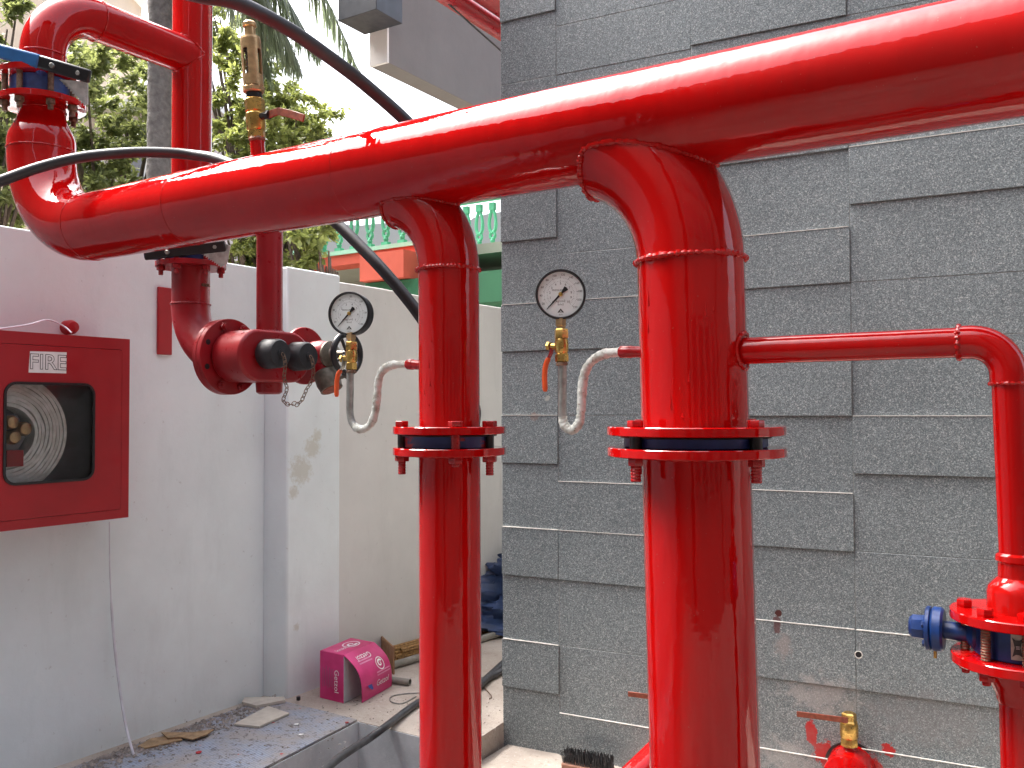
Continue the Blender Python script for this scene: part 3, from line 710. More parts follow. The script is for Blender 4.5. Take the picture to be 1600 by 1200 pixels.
# slotted sleeve: built as wall strips between openings
q = MB(); x, y, a = frame(lean); n = 48; Rr, Ri = .0215, .0185
slots = [math.radians(v) for v in (250, 340, 70, 160)]
def sl_in(t): return any(abs((t-s+PI) % (2*PI)-PI) < .28 for s in slots)
za, zb, z0, z1 = hh(106), hh(66), hh(123), hh(50)
for j in range(n):
    t0, t1 = 2*PI*j/n, 2*PI*(j+1)/n; tm = (t0+t1)/2
    spans = [(z0, za), (zb, z1)] if sl_in(tm) else [(z0, z1)]
    for s0_, s1_ in spans:
        P8 = []
        for r_ in (Ri, Rr):
            for z_ in (s0_, s1_):
                for tt in (t0, t1): P8.append(o+a*z_+(x*math.cos(tt)+y*math.sin(tt))*r_)
        q.add(P8, [(4, 5, 7, 6), (1, 0, 2, 3), (0, 1, 5, 4), (2, 6, 7, 3), (0, 4, 6, 2), (1, 3, 7, 5)])
q.build('slotted_sleeve', MT['brass_old'], rv, 40)
q = MB(); hx = [o+lean*(hh(112)+(hh(60)-hh(112))*i/160)+(x*math.cos(i*.55)+y*math.sin(i*.55))*.012 for i in range(161)]; q.tube(hx, .0022, 8); q.build('spring', MT['steel'], rv)
q = MB(); q.lathe([(.0215, hh(50)), (.0205, hh(46)), (.0115, hh(45)), (.0115, hh(30)), (.0145, hh(29)), (.0145, hh(24)), (.011, hh(21))], o, lean, 24); q.build('adjusting_cap', MT['brass_old'], rv)

# ---- upper left loop
lz = FZ+.016
def flat_lever(mb, p, d, L, w, h): mb.box(p-d.cross(ZZ)*w/2, d*L, d.cross(ZZ)*w, ZZ*h)
def lever_valve(c, zb, zt, rr, name, label, lever_dir, lever_len, back, grip, bolts, zl, quad_dir, smallw=.018):
    th = thing(name, label, 'valve', V((c.x, c.y, zb)))
    q = MB(); q.ring(V((c.x, c.y, zb+.0005)), ZZ, rr, rr*.6, zt-zb-.001, 48); q.build('valve_body', MT['blue3'], th)
    q = MB(); s_ = V((c.x, c.y, (zb+zt)/2))+lever_dir*0; nd_ = quad_dir
    q.tube([s_+nd_*rr*.8, s_+nd_*(rr+.035)], .014, 16); q.disc(s_+nd_*(rr+.03), nd_, .03, .006); q.build('neck', MT['blue3'], th)
    # notched plate
    pc = s_+nd_*(rr+.040); q = MB(); px_ = lever_dir; poly = []
    side = nd_.cross(px_).normalized()
    if side.z > 0: side = -side
    for i in range(25):
        a = PI*.5*i/24; r_ = .075 if i % 2 else .069; poly.append(pc+px_*math.cos(a)*-r_*.3+px_*(r_*math.sin(a)*.9)+side*(r_*math.cos(a)))
    poly = [pc-px_*.02-side*.01] + poly[::-1][::-1]+[pc+px_*.075-side*.012]
    q.prism(poly, nd_*.003); q.build('notched_plate', MT['zinc'], th)
    q = MB(); a0 = pc-px_*back-side*.006+nd_*.004; q.box(a0-side*.016, px_*(back+lever_len), side*.020, nd_*.014)
    lv = q.build('lever', MT['blackmetal'], th, bevel=.004)
    if grip:
        q = MB(); g0 = pc-px_*(back+.20)-side*.0065+nd_*.003; q.box(g0-side*.018, px_*.21, side*.023, nd_*.017); q.build('lever_grip', MT['blue_grip'], th, bevel=.005)
    q = MB(); q.hexa(pc+nd_*.018-side*.008, nd_, .008, .006); q.build('pivot_nut', MT['steel'], th)
    for k, a in enumerate(bolts):
        a = math.radians(a); p = V((c.x+math.cos(a)*(rr+.015), c.y+math.sin(a)*(rr+.015), zt+.0165))
        q = MB(); bolt(q, p, ZZ, .0125, zt-zb+.033, .007, .008, .012, a); q.build('bolt', MT['red_dull_shade'] if name != 'lever_valve' or not grip else MT['rust_steel'], th)
    return th
MT['blue3'] = simple('mid blue enamel', (.05, .10, .32), .4, 0, .35, 40, .3, 90)
MT['blue_grip'] = simple('blue lever sleeve', (.02, .13, .36), .45, 0, .15, 30)
MT['zinc'] = simple('zinc plated steel', (.55, .57, .56), .4, .4, .25, 60)
LV0 = V((LT.x, LT.y, lz)); wtop = lz+.052
# lever on the camera side of the valve: runs roughly along +E1 slightly downward in the picture
tocam = (CAM-LV0); tocam.z = 0; tocam.normalize()
ldir = (E1*.55 + E2*.75).normalized()
lpl = lever_valve(LV0, lz, wtop, .078, 'lever_valve', 'blue lever valve with notched plate at the top left, above the header', V((0, 0, 0)), 0, 0, False, (), 0, tocam) if False else None
def lever_valve2(c, zb, zt, rr, label, P, grip, bolts, boltmat, plate):
    """P: three pixel points on the lever (grip end, joint, far end) plus depth; plate: pixel outline"""
    th = thing('lever_valve', label, 'valve', V((c.x, c.y, zb)))
    q = MB(); q.ring(V((c.x, c.y, zb+.0005)), ZZ, rr, rr*.6, zt-zb-.001, 48); q.build('valve_body', MT['blue3'], th)
    (a0, a1, a2), d0, d1 = P
    pa_, pb_, pc_ = at(*a0, d0), at(*a1, (d0+d1)/2), at(*a2, d1)
    dr = (pc_-pb_).normalized(); vw = (CAM-pb_).normalized(); vv = dr.cross(vw).normalized(); vw = vv.cross(dr).normalized()
    if vv.z < 0: vv = -vv
    s_ = V((c.x, c.y, (zb+zt)/2)); q = MB(); q.tube([s_+(pb_-s_).normalized()*.0+V((0, 0, 0)), pb_-vw*.012], .016, 16); q.build('neck', MT['blue3'], th)
    q = MB(); q.box(pb_-vv*.017-vw*.008, pc_-pb_, vv*.034, vw*.014); lv = q.build('lever', MT['blackmetal'], th, bevel=.005)
    q = MB(); q.hexa(pc_-dr*.03+vw*.006, vw, .006, .003); q.build('end_screw', MT['steel'], lv)
    q = MB(); q.hexa(pb_.lerp(pc_, .3)+vw*.006, vw, .007, .008); q.build('pivot_nut', MT['steel'], lv)
    if grip:
        q = MB(); q.box(pa_-vv*.018-vw*.009, pb_-pa_+dr*.004, vv*.036, vw*.017); q.build('lever_grip', MT['blue_grip'], lv, bevel=.006)
    pp = [onp(pb_-vw*.012, vw, *p) for p in plate]
    q = MB(); q.prism(pp, -vw*.003); q.build('notched_plate', MT['zinc'], th)
    for k, a in enumerate(bolts):
        a = math.radians(a); p = V((c.x+math.cos(a)*.09, c.y+math.sin(a)*.09, zt+.0165))
        q = MB(); bolt(q, p, ZZ, .0125, zt-zb+.033, .0075, .009, .014, a); q.build('bolt', MT[boltmat], th)
    return th
def notched(x0_, y0_, x1_, y1_, tail, n=11, dpt=3.2):
    out = []; dx, dy = x1_-x0_, y1_-y0_; L = math.hypot(dx, dy); nx, ny = dy/L, -dx/L
    for i in range(n):
        f = i/n; out.append((x0_+dx*f, y0_+dy*f)); f2 = (i+.5)/n; out.append((x0_+dx*f2+nx*dpt, y0_+dy*f2+ny*dpt))
    return out+[(x1_, y1_)]+tail
dL = (LV0-CAM).dot(fw)
lever_valve2(LV0, lz, wtop, .078, 'blue gripped lever valve with notched plate at top left', (((-70, 62), (60, 96), (141, 120)), dL-.10, dL-.10), True,
             (222, 262, 310, 350, 60, 120), 'rust_steel', notched(92, 124, 130, 165, [(137, 163), (137, 128)]))
UF = V((LT.x, LT.y, wtop))
lpn = thing('loop_pipe', 'red loop pipe at the top left arching over to the vertical pipe', 'pipe', UF)
q = MB(); q.ring(UF+ZZ*.0003, ZZ, .108, .05, .016); q.build('flange', MT['red'], lpn)
zb_ = CAM.z+.955; RL = .152
q = MB(); q.tube([UF+ZZ*.01, V((UF.x, UF.y, zb_))], PR, 48); q.build('pipe_barrel', MT['red'], lpn)
al = arc(V((UF.x, UF.y, zb_)), ZZ, E2, RL, 24)
q = MB(); q.tube(al, PR, 48, caps=False); q.build('elbow', MT['red'], lpn)
VX = None
ul = (297-800)/F; cx, cy = al[-1].x, al[-1].y; k_ = (ul*UF.y-UF.x)/(E2.x-ul*E2.y)
VP_ = V((UF.x, UF.y, 0))+E2*k_
q = MB(); q.tube([al[-1], V((VP_.x, VP_.y, al[-1].z))], PR*.995, 48); q.build('cross_barrel', MT['red'], lpn)
wbead(lpn, ringpts(V((UF.x, UF.y, zb_)), ZZ, PR+.0005), .0022); wbead(lpn, ringpts(al[-1], E2, PR+.0005), .0022)
jp = V((VP_.x, VP_.y, al[-1].z)); x = E1; y = ZZ; pts = []
for j in range(96):
    th_ = 2*PI*j/96; lx = PR*math.cos(th_); pts.append(jp+E1*lx+ZZ*PR*math.sin(th_)-E2*math.sqrt(max(0, PR*PR-lx*lx)))
wbead(lpn, pts, .004)
# the vertical behind
vzb = CAM.z+.445
vp = thing('vertical_pipe', 'red vertical pipe passing behind the header, left of the brass relief valve', 'pipe', V((VP_.x, VP_.y, vzb+.05)))
q = MB(); q.tube([V((VP_.x, VP_.y, vzb+.07)), V((VP_.x, VP_.y, CAM.z+3.2))], PR+.003, 48); q.build('pipe_barrel', MT['red'], vp)
q = MB(); q.ring(V((VP_.x, VP_.y, vzb+.068)), ZZ, .105, .05, .016); q.build('flange', MT['red'], vp)
vc = V((VP_.x, VP_.y, 0)); dV = (V((VP_.x, VP_.y, vzb))-CAM).dot(fw)
lever_valve2(vc, vzb+.016, vzb+.068, .078, 'black lever valve with notched plate half hidden under the header', (((150, 400), (225, 398), (352, 384)), dV-.10, dV-.10), False,
             (215, 262, 318, 10), 'red_dull_shade', notched(312, 396, 344, 418, [(355, 412), (360, 384), (340, 376)], 10))
dp = thing('inlet_elbow_pipe', 'dull red pipe dropping from the half hidden lever valve and curving into the inlet', 'pipe', V((VP_.x, VP_.y, vzb)))
q = MB(); q.ring(V((VP_.x, VP_.y, vzb)), ZZ, .105, .05, .0155); q.build('flange', MT['red_dull_shade'], dp)
ez = CAM.z+.332
q = MB(); q.tube([V((VP_.x, VP_.y, vzb+.008)), V((VP_.x, VP_.y, ez))], PR, 40); q.build('pipe_barrel', MT['red_dull_shade'], dp)
ae = arc(V((VP_.x, VP_.y, ez)), -ZZ, E1, .170, 20)
q = MB(); q.tube(ae, PR+.001, 40, caps=False); q.build('elbow', MT['red_dull_shade'], dp)
wbead(dp, ringpts(ae[0], ZZ, PR+.001), .003, 'red_dull_shade')
q = MB(); q.tube([V((VP_.x, VP_.y, CAM.z+.39))+E1*.05, V((VP_.x, VP_.y, CAM.z+.385))+E1*.085, V((VP_.x, VP_.y, CAM.z+.38))+E1*.09], [.006, .004, .001], 8); q.build('lug', MT['rust_steel'], dp)
FC = ae[-1]
q = MB(); q.ring(FC-E1*.017, E1, .114, .05, .0165, 48); q.build('end_flange', MT['red_dull_shade'], dp)
# fire brigade inlet
fi = thing('fire_inlet', 'crimson fire inlet body with two black capped outlets on chains', 'fire inlet', FC)
q = MB(); q.ring(FC, E1, .114, .05, .018, 48); q.build('flange', MT['red_dull_shade'], fi)
for k in range(8):
    a = 2*PI*(k+.45)/8; x, y, z_ = frame(E1); p = FC+(x*math.cos(a)+y*math.sin(a))*.094
    q = MB()
    if k in (1, 2, 5, 6):
        q.hexa(p+E1*.018, E1, .012, .010); q.tube([p-E1*.038, p+E1*.034], .0065, 10); q.hexa(p-E1*.028, E1, .012, .010); q.build('bolt', MT['red_dull_shade'], fi)
    else: q.lathe([(.0085, .0182), (.0085, .0186)], p, E1, 14); q.build('bolt_hole', MT['blackmetal'], fi)
BRr = .077; stad = []
x2 = E2
for i in range(17):
    a = PI/2+PI*i/16; stad.append(FC + x2*math.cos(a)*BRr + ZZ*math.sin(a)*BRr)
for i in range(17):
    a = -PI/2+PI*i/16; stad.append(FC + x2*(math.cos(a)*BRr+.130) + ZZ*math.sin(a)*BRr)
q = MB(); q.prism([p+E1*.018 for p in stad], E1*.122); q.build('body', MT['red_dull_shade'], fi, 30, bevel=.008)
fcx = FC+E1*.140
for j, (k, zo) in enumerate(((.018, .004), (.130, .002))):
    p = fcx+E2*k+ZZ*zo
    q = MB(); q.lathe([(.036, -.002), (.036, .01), (.0325, .012), (.0325, .02)], p, E1, 28); q.build('outlet', MT['red_dull_shade'], fi)
    q = MB(); q.lathe([(.043, .008), (.0445, .012), (.0425, .062), (.038, .068), (.012, .070), (.012, .073), (.006, .074)], p, E1, 32); cp = q.build('cap', MT['black'], fi)
    q = MB(); 
    end = p+E1*.076; pth = smooth_path([end, end+ZZ*-.03+E1*.012, end+ZZ*-.075+E1*(.006), end+ZZ*-.105+E2*(.02 if j == 0 else -.02)] + ([end+ZZ*-.14+E2*.0, end+ZZ*-.15+E2*.03, end+ZZ*-.14+E2*.06] if j == 0 else [end+ZZ*-.135+E2*-.035, end+ZZ*-.15+E2*-.06]), 5)
    # links
    L = 0; last = pth[0]; kk = 0
    for pnt in pth[1:]:
        while (pnt-last).length > .0135:
            d_ = (pnt-last).normalized(); c_ = last+d_*.007; sdv = (E1 if kk % 2 else E2); sdv = (sdv-d_*sdv.dot(d_)).normalized()
            q.tube([c_+d_*math.cos(2*PI*i/10)*.0098+sdv*math.sin(2*PI*i/10)*.0058 for i in range(10)], .0013, 5, closed=True)
            last = last+d_*.0135; kk += 1
    q.build('chain', MT['rust_steel'], fi)
mid_ = FC+E1*.072+E2*.10
q = MB(); q.lathe([(.030, -.112), (.039, -.106), (.041, -.075), (.041, -.06)], mid_, ZZ, 28); q.build('bottom_stub', MT['red_dull_shade'], fi)
# feed pipe from the inlet back to the header
hx_ = hs_at(430); fz2 = CAM.z+.4673
f3 = thing('feed_pipe', 'slim red pipe rising from the inlet body up behind the header', 'pipe', V((mid_.x, mid_.y, CAM.z+.24)))
mx = V((mid_.x, mid_.y, 0)); kk_ = (V((HP.x, HP.y, 0))-mx).dot(-E2); hz_ = CH+.4673
q = MB(); q.tube([V((mid_.x, mid_.y, mid_.z+.070)), mx+ZZ*(CH+.575)], .0395, 36); q.build('pipe_barrel', MT['red_dull_shade'], f3)
q = MB(); q.tube(smooth_path([mx+ZZ*(CH+.565), mx+ZZ*(CH+.575), mx-E2*.02+ZZ*(CH+.615), mx-E2*.07+ZZ*(CH+.635), mx-E2*kk_*.5+ZZ*(CH+.575), mx-E2*(kk_-.03)+ZZ*hz_], 6), .0395, 30); q.build('elbow', MT['red_dull_shade'], f3)
wbead(f3, ringpts(V((mid_.x, mid_.y, mid_.z+.079)), ZZ, .040), .004, 'red_dull_shade')
# landing valve beside it
DC = at(476, 556, (FC+E1*.06+E2*.25-CAM).dot(fw))
lv = thing('hose_valve', 'crimson hose valve with black handwheel and capped grey outlet behind left gauge', 'valve', DC)
q = MB(); q.disc(DC-E1*.008, E1, .092, .014, .002, 40); q.tube([DC-E1*.05-E2*.10, DC-E1*.03-E2*.02, DC], .045, 24); q.build('flange', MT['red_dull_shade'], lv)
q = MB(); q.lathe([(.040, 0), (.036, .02), (.044, .04), (.046, .075), (.040, .10), (.036, .105)], DC, E1, 32); 
oc = DC+E1*.06; od = (E1*.45-ZZ*.85).normalized(); q.tube([oc, oc+od*.075], [.036, .032], 28); q.build('body', MT['red_dull_shade'], lv)
MT['bronze'] = simple('dull bronze', (.17, .15, .12), .5, .6, .35, 50, .3, 120)
q = MB(); q.lathe([(.040, 0), (.0425, .003), (.0425, .009), (.036, .013), (.022, .018), (.016, .03), (.012, .034), (.009, .07)], DC+E1*.105, E1, 32); q.build('bonnet', MT['bronze'], lv)
hc = DC+E1*.182
q = MB(); q.torus(hc, E1, .060, .0100, 44, 12); hw = q.build('handwheel', MT['blackmetal'], lv)
q = MB(); x, y, a = frame(E1)
for i in range(4): q.tube([hc, hc+(x*math.cos(i*PI/2+.5)+y*math.sin(i*PI/2+.5))*.055], .005, 8)
q.lathe([(.012, -.008), (.012, .008)], hc, E1, 16); q.build('spokes', MT['blackmetal'], hw)
q = MB(); q.lathe([(.034, .06), (.038, .065), (.040, .10), (.036, .118), (.036, .124)], oc, od, 32); q.tube([oc+od*.10+E1*.03+ZZ*.01, oc+od*.10+E1*.075+ZZ*.022], .006, 10); q.tube([oc+od*.10+E1*.07+ZZ*.02, oc+od*.10+E1*.082+ZZ*.023], .010, 10); q.build('outlet', MT['bronze'], lv)
q = MB(); q.lathe([(.030, .1242), (.028, .126), (.0, .128)], oc, od, 24); q.build('outlet_cap', MT['rust_lever'], lv)

# =================================================================== WHITE WALL FITTINGS
CB = W0 + WN*.16      # plane of the cabinet's front
cpx = lambda x, y, off=0: onp(W0+WN*(.16+off), WN, x, y)
TR, BRc = cpx(203, 530), cpx(203, 808); CZt, CZb = TR.z, BRc.z
wid = .62; cz = CZt-CZb
cab = thing('hose_cabinet', 'crimson metal fire hose cabinet with window mounted on the white wall', 'cabinet', V((TR.x, TR.y, CZb)))
bk = TR-WN*.158; bl = V((bk.x, bk.y, CZb))
q = MB(); th_k = .014
q.box(bl, -WW*wid, ZZ*cz, WN*.004)                       # back
q.box(bl+WN*.004, -WW*wid, ZZ*.012, WN*.146); q.box(bl+WN*.004+ZZ*(cz-.012), -WW*wid, ZZ*.012, WN*.146)
q.box(bl+WN*.004+ZZ*.012, -WW*.012, ZZ*(cz-.024), WN*.146); q.box(bl+WN*.004+ZZ*.012-WW*(wid-.012), -WW*.012, ZZ*(cz-.024), WN*.146)
q.build('case', MT['crimson_box'], cab, bevel=.002)
# front frame and door
wl, wr_ = cpx(6, 680), cpx(146, 680); wt, wb_ = cpx(80, 599).z, cpx(80, 753).z
def fl(p): return (p-TR).dot(WW)     # coordinate along the wall from the right edge (negative to the left)
X0, X1 = fl(wl), fl(wr_)
def rrect(x0_, x1_, z0_, z1_, r, n=6):
    P = []
    for cx_, cz_, a0_ in ((x1_-r, z1_-r, 0), (x0_+r, z1_-r, 90), (x0_+r, z0_+r, 180), (x1_-r, z0_+r, 270)):
        for i in range(n+1):
            a = math.radians(a0_+90*i/n); P.append((cx_+r*math.cos(a), cz_+r*math.sin(a)))
    return P
def ringplate(mb, outer, inner, off0, off1):
    n = len(outer); 
    f = lambda p, o: TR+WW*p[0]+ZZ*(p[1]-TR.z)+WN*o
    vs = [f(p, off1) for p in outer]+[f(p, off1) for p in inner]+[f(p, off0) for p in outer]+[f(p, off0) for p in inner]
    fs = []
    for i in range(n):
        j = (i+1) % n
        fs += [(i, j, n+j, n+i), (n+i, n+j, 3*n+j, 3*n+i), (j, i, 2*n+i, 2*n+j), (2*n+j, 2*n+i, 3*n+i, 3*n+j)]
    mb.add(vs, fs)
oz0, oz1 = CZb, CZt
dr0, dr1 = -wid+.035, fl(cpx(190, 680)); dz0, dz1 = cpx(180, 797).z, cpx(180, 546).z
q = MB(); ringplate(q, rrect(-wid, 0, oz0, oz1, .002), rrect(dr0, dr1, dz0, dz1, .008), -.008, .0); q.build('front_frame', MT['crimson_box'], cab)
q = MB(); ringplate(q, rrect(dr0+.0015, dr1-.0015, dz0+.0015, dz1-.0015, .007), rrect(X0, X1, wb_, wt, .035), -.006, .001); dr = q.build('door', MT['crimson_box'], cab)
q = MB(); ringplate(q, rrect(X0-.003, X1+.003, wb_-.003, wt+.003, .038), rrect(X0+.005, X1-.005, wb_+.005, wt-.005, .03), .0012, .005); q.build('window_seal', MT['blackmetal'], dr)
q = MB(); gp = rrect(X0+.002, X1-.002, wb_+.002, wt-.002, .033); q.prism([TR+WW*a+ZZ*(b_-TR.z)-WN*.005 for a, b_ in gp], WN*.003); q.build('window_pane', MT['glass'], dr)
# sticker FIRE
sc0 = cpx(75, 566, .0012); q = MB(); sw, sh = .118, .068
q.prism([sc0+WW*a*sw/2+ZZ*b_*sh/2 for a, b_ in ((-1.02, -1), (1, -.97), (1.01, 1), (-.96, .93))], WN*.0006); sk_ = q.build('sticker', MT['paper'], dr)
q = MB(); text_mb('FIRE', sc0-ZZ*.002, WW, ZZ, .066, q, .0011, off=.0016); q.build('outline_letters', MT['ink'], sk_)
q = MB(); text_mb('FIRE', sc0-ZZ*.002, WW, ZZ, .066, q, .0016, off=-.0004); q.build('letter_fill', MT['paper'], sk_)
# hose reel inside
q = MB(); ip = TR-WN*.15; q.box(V((ip.x, ip.y, CZb+.013))-WW*.014, -WW*(wid-.028), ZZ*(cz-.026), WN*.002); MT['inside'] = simple('grey cabinet lining', (.22, .22, .24), .5, 0, .3, 8); q.build('lining', MT['inside'], cab)
hcn = cpx(2, 678, -.09); hcn = V(hcn)
fh = thing('fire_hose', 'coiled pale canvas fire hose seen through the cabinet window', 'hose', hcn)
q = MB(); MT['hose'] = simple('canvas hose', (.88, .90, .86), .8, 0, .2, 40, .4, 150)
RO = fl(cpx(97, 680))-fl(hcn) if False else .185
turns = 9
for k in range(turns):
    r_ = .085+k*(.19-.085)/turns; n = 56; vs = []; 
    for i in range(n):
        a = 2*PI*i/n; rj = r_+.0018*noise.noise(V((math.cos(a)*2, math.sin(a)*2, k*.7)))*2
        for rr_, oo in ((rj, -.035), (rj+.0095, -.035), (rj+.0105, .033), (rj-.0005, .036)):
            vs.append(hcn+WW*math.cos(a)*rr_+ZZ*math.sin(a)*rr_*1.0+WN*(oo+.004*noise.noise(V((a*2, k*1.3, 1)))))
    fs = []
    for i in range(n):
        j = (i+1) % n
        for s_ in range(4): fs.append((i*4+s_, i*4+(s_+1) % 4, j*4+(s_+1) % 4, j*4+s_))
    q.add(vs, fs)
q.build('hose_coil', MT['hose'], fh, 30)
q = MB(); c_ = hcn; q.lathe([(.03, -.04), (.07, -.035), (.07, .02), (.05, .03)], c_, WN, 6); q.build('hub', MT['inside'], fh)
nz = thing('hose_nozzle', 'dull brass hose nozzle at the coil centre inside the cabinet', 'nozzle', hcn)
q = MB()
for dx_, dz_ in ((.045, .015), (.005, .035), (.012, -.01)): q.lathe([(.022, .0), (.022, .02), (.017, .03), (.012, .032)], hcn+WN*.03+WW*dx_+ZZ*dz_, WN, 20)
q.build('couplings', MT['brass_old'], nz)
q = MB(); q.cbox(hcn+WN*.035+WW*.02-ZZ*.075, WW, ZZ, WN, .05, .05, .02); q.build('tag', MT['crimson_box'], nz)
# small red knob, wall board, cord
kp = onp(W0, WN, 104, 512)
k_o = MB(); k_o.lathe([(.024, 0), (.024, .03), (.018, .045), (.0, .048)], kp, WN, 24); tag(k_o.build('alarm_sounder', MT['crimson_box']), 'small red round fitting on the white wall above the hose cabinet', 'wall fitting')
p1, p2 = onp(W0, WN, 245, 448), onp(W0, WN, 266, 555)
q = MB(); q.box(V((p1.x, p1.y, p2.z)), WW*((p2-p1).dot(WW)), ZZ*(p1.z-p2.z), WN*.012); wb = q.build('wall_board', MT['crimson_box'], bevel=.003)
tag(wb, 'narrow upright red board on the white wall behind the inlet elbow', 'board')
cp_ = [cpx(-30, 520, -.02)+ZZ*.004, cpx(40, 508, -.03), cpx(75, 500, -.06), cpx(100, 510, -.06), cpx(112, 521, -.02)+ZZ*.002]
cd_ = thing('plastic_cord', 'thin pale plastic cord looping over the cabinet top', 'cord', cp_[0])
q = MB(); q.tube(smooth_path(cp_, 8), .0028, 8); MT['cord'] = simple('translucent cord', (.60, .60, .66), .4); q.build('cord_run', MT['cord'], cd_)
cp2 = [onp(W0+WN*.02, WN, 171, 815), onp(W0+WN*.02, WN, 172, 900), onp(W0+WN*.03, WN, 178, 1000), onp(W0+WN*.08, WN, 192, 1110), onp(W0+WN*.14, WN, 206, 1170), onp(W0+WN*.2, WN, 225, 1225)]
o = MB().tube(smooth_path(cp2, 8), [.0022]*12+[.0045]*29, 8).build('plastic_cord', MT['cord']); tag(o, 'pale plastic cord hanging below the hose cabinet to the matting', 'cord')

# =================================================================== CABLES
def cable(name, label, pts, r, mat='cable'):
    P = smooth_path([at(*p) for p in pts], 10)
    return tag(MB().tube(P, r, 20).build(name, MT[mat]), label, 'cable')
cable('black_cable', 'black cable sagging from the top edge past the relief valve to behind the header',
      [(250, -22, 1.62), (310, -8, 1.66), (375, 6, 1.72), (450, 45, 1.8), (510, 86, 1.88), (570, 132, 1.96), (640, 195, 2.02), (680, 250, 2.0), (700, 320, 1.9), (704, 420, 1.86), (704, 600, 1.86), (704, 800, 2.2), (703, 980, 3.0)], .0145)
cable('black_cable', 'black cable arching across the left bend, under the header and down to the left riser',
      [(-80, 310, 2.13), (0, 283, 2.15), (60, 262, 2.17), (120, 247, 2.18), (180, 240, 2.2), (240, 238, 2.23), (300, 242, 2.25), (350, 252, 2.2), (440, 293, 2.08), (490, 322, 2.03), (527, 350, 2.0), (560, 382, 1.97), (600, 424, 1.94), (650, 485, 1.92), (700, 560, 1.9), (738, 628, 1.9), (741, 662, 1.92), (736, 720, 2.1), (720, 820, 2.6), (708, 950, 3.1), (700, 1040, 3.5)], .0130)
g0 = lambda x, y, d=0: onz(x, y, .016+d)
fp = [onz(860, 1010, .02), onz(800, 1040, .016), onz(757, 1062, .016), onz(700, 1080, .016), onz(655, 1097, .016), onz(625, 1118, .018), onz(600, 1137, .03), at(575, 1155, 3.15), at(548, 1172, 2.95), at(520, 1192, 2.8), at(490, 1222, 2.6)]
tag(MB().tube(smooth_path(fp, 10), .0135, 16).build('floor_cable', MT['cable']), 'black cable lying on the concrete and dropping over the platform edge', 'cable')

# =================================================================== FLOOR ITEMS
# pink carton
m, t, b = newmat('printed pink card'); MT['pink'] = m
c = ramp(t, noi(t, 7, 3), [(.35, (.50, .015, .13)), (.65, (.68, .04, .22))]); t.links.new(c, b.inputs['Base Color']); b.inputs['Roughness'].default_value = .35
c00 = onz(500, 1090, .001); c10 = onz(537, 1099, .001); hC = .205
hC = onp(c00, V((0, 1, 0)), 503, 1017).z
bk_ = onz(551, 997, hC); c00t = onz(503, 1017, hC); dep = bk_-c00t; dep.z = 0; wdv = c10-c00; wdv.z = 0
ct = thing('carton', 'open pink printed carton with hanging flap beside the pilaster', 'box', c00)
q = MB(); th2 = .004; wn = wdv.normalized(); dn_ = dep.normalized()
q.box(c00, wdv, wn.cross(ZZ)*0+dn_*th2, ZZ*hC)                                  # end towards the camera
q.box(c00+dn_*th2, dep-dn_*2*th2, wn*th2, ZZ*hC); q.box(c00+dep-dn_*th2, dn_*th2, wdv, ZZ*hC)  # left side and far end
q.box(c00+dn_*th2+ZZ*(hC-th2)+wn*th2, dep-dn_*2*th2, wdv-wn*th2, ZZ*(th2+.0008))
q.build('shell', MT['pink'], ct)
MT['card'] = simple('white card', (.50, .53, .54), .7, 0, .06, 20)
q = MB(); q.box(c00+wdv+ZZ*.001-wn*.001, dep*.93, wn*.003, ZZ*(hC-.006)); q.box(c00+dn_*th2*2+wn*th2, dep*.9, wdv*.9, ZZ*.003); q.build('lining', MT['card'], ct)
top1, top2 = onz(541, 1026, hC), onz(592, 1007, hC)
top1 = c00+wdv+ZZ*(hC+.001); top2 = top1+dep*1.0
b1_ = onz(566, 1098, .002); b2_ = onz(612, 1072, .002)
rows = []
for i in range(9):
    f = i/8; bl_ = math.sin(f*PI)*.035
    rows.append([top1.lerp(b1_, f)+wn*bl_+ZZ*bl_*.6, top1.lerp(b1_, f).lerp(top2.lerp(b2_, f), .5)+wn*bl_*1.1+ZZ*bl_*.6, top2.lerp(b2_, f)+wn*bl_+ZZ*bl_*.6])
vs = [p for r_ in rows for p in r_]; nb = len(vs); nn_ = (rows[4][2]-rows[4][0]).cross(rows[5][0]-rows[4][0]).normalized()
if nn_.dot(CAM-rows[4][0]) < 0: nn_ = -nn_
vs += [p-nn_*.003 for p in vs]
fs = []; 
for i in range(8):
    for j in range(2):
        a = i*3+j; fs += [(a, a+1, a+4, a+3), (nb+a, nb+a+3, nb+a+4, nb+a+1)]
for i in range(8): fs += [(i*3, i*3+3, nb+i*3+3, nb+i*3), (i*3+2, nb+i*3+2, nb+i*3+5, i*3+5)]
fs += [(24, 25, nb+25, nb+24), (25, 26, nb+26, nb+25)]
q = MB(); q.add(vs, fs); fo = q.build('flap', MT['pink'], ct, 60)
def fpt(u, v, lift=.0012):     # point on the flap, u across (0 near) v down
    i = min(7, int(v*8)); f = v*8-i; a = rows[i][0].lerp(rows[i+1][0], f); b_ = rows[i][2].lerp(rows[i+1][2], f)
    m__ = rows[i][1].lerp(rows[i+1][1], f); p = a.lerp(m__, u*2) if u < .5 else m__.lerp(b_, u*2-1)
    return p+nn_*lift
def ftext(body, u, v, size, mb, flip=1):
    c_ = fpt(u, v, .0022); xx = (fpt(u+.1, v)-fpt(u-.1, v)).normalized(); yy = (fpt(u, v-.05)-fpt(u, v+.05)).normalized(); yy = (yy-xx*yy.dot(xx)).normalized()
    text_mb(body, c_, xx*flip, yy*flip, size, mb)
q = MB(); ftext('Getzol', .66, .80, .036, q); ftext('Getzol', .40, .18, .036, q, -1)
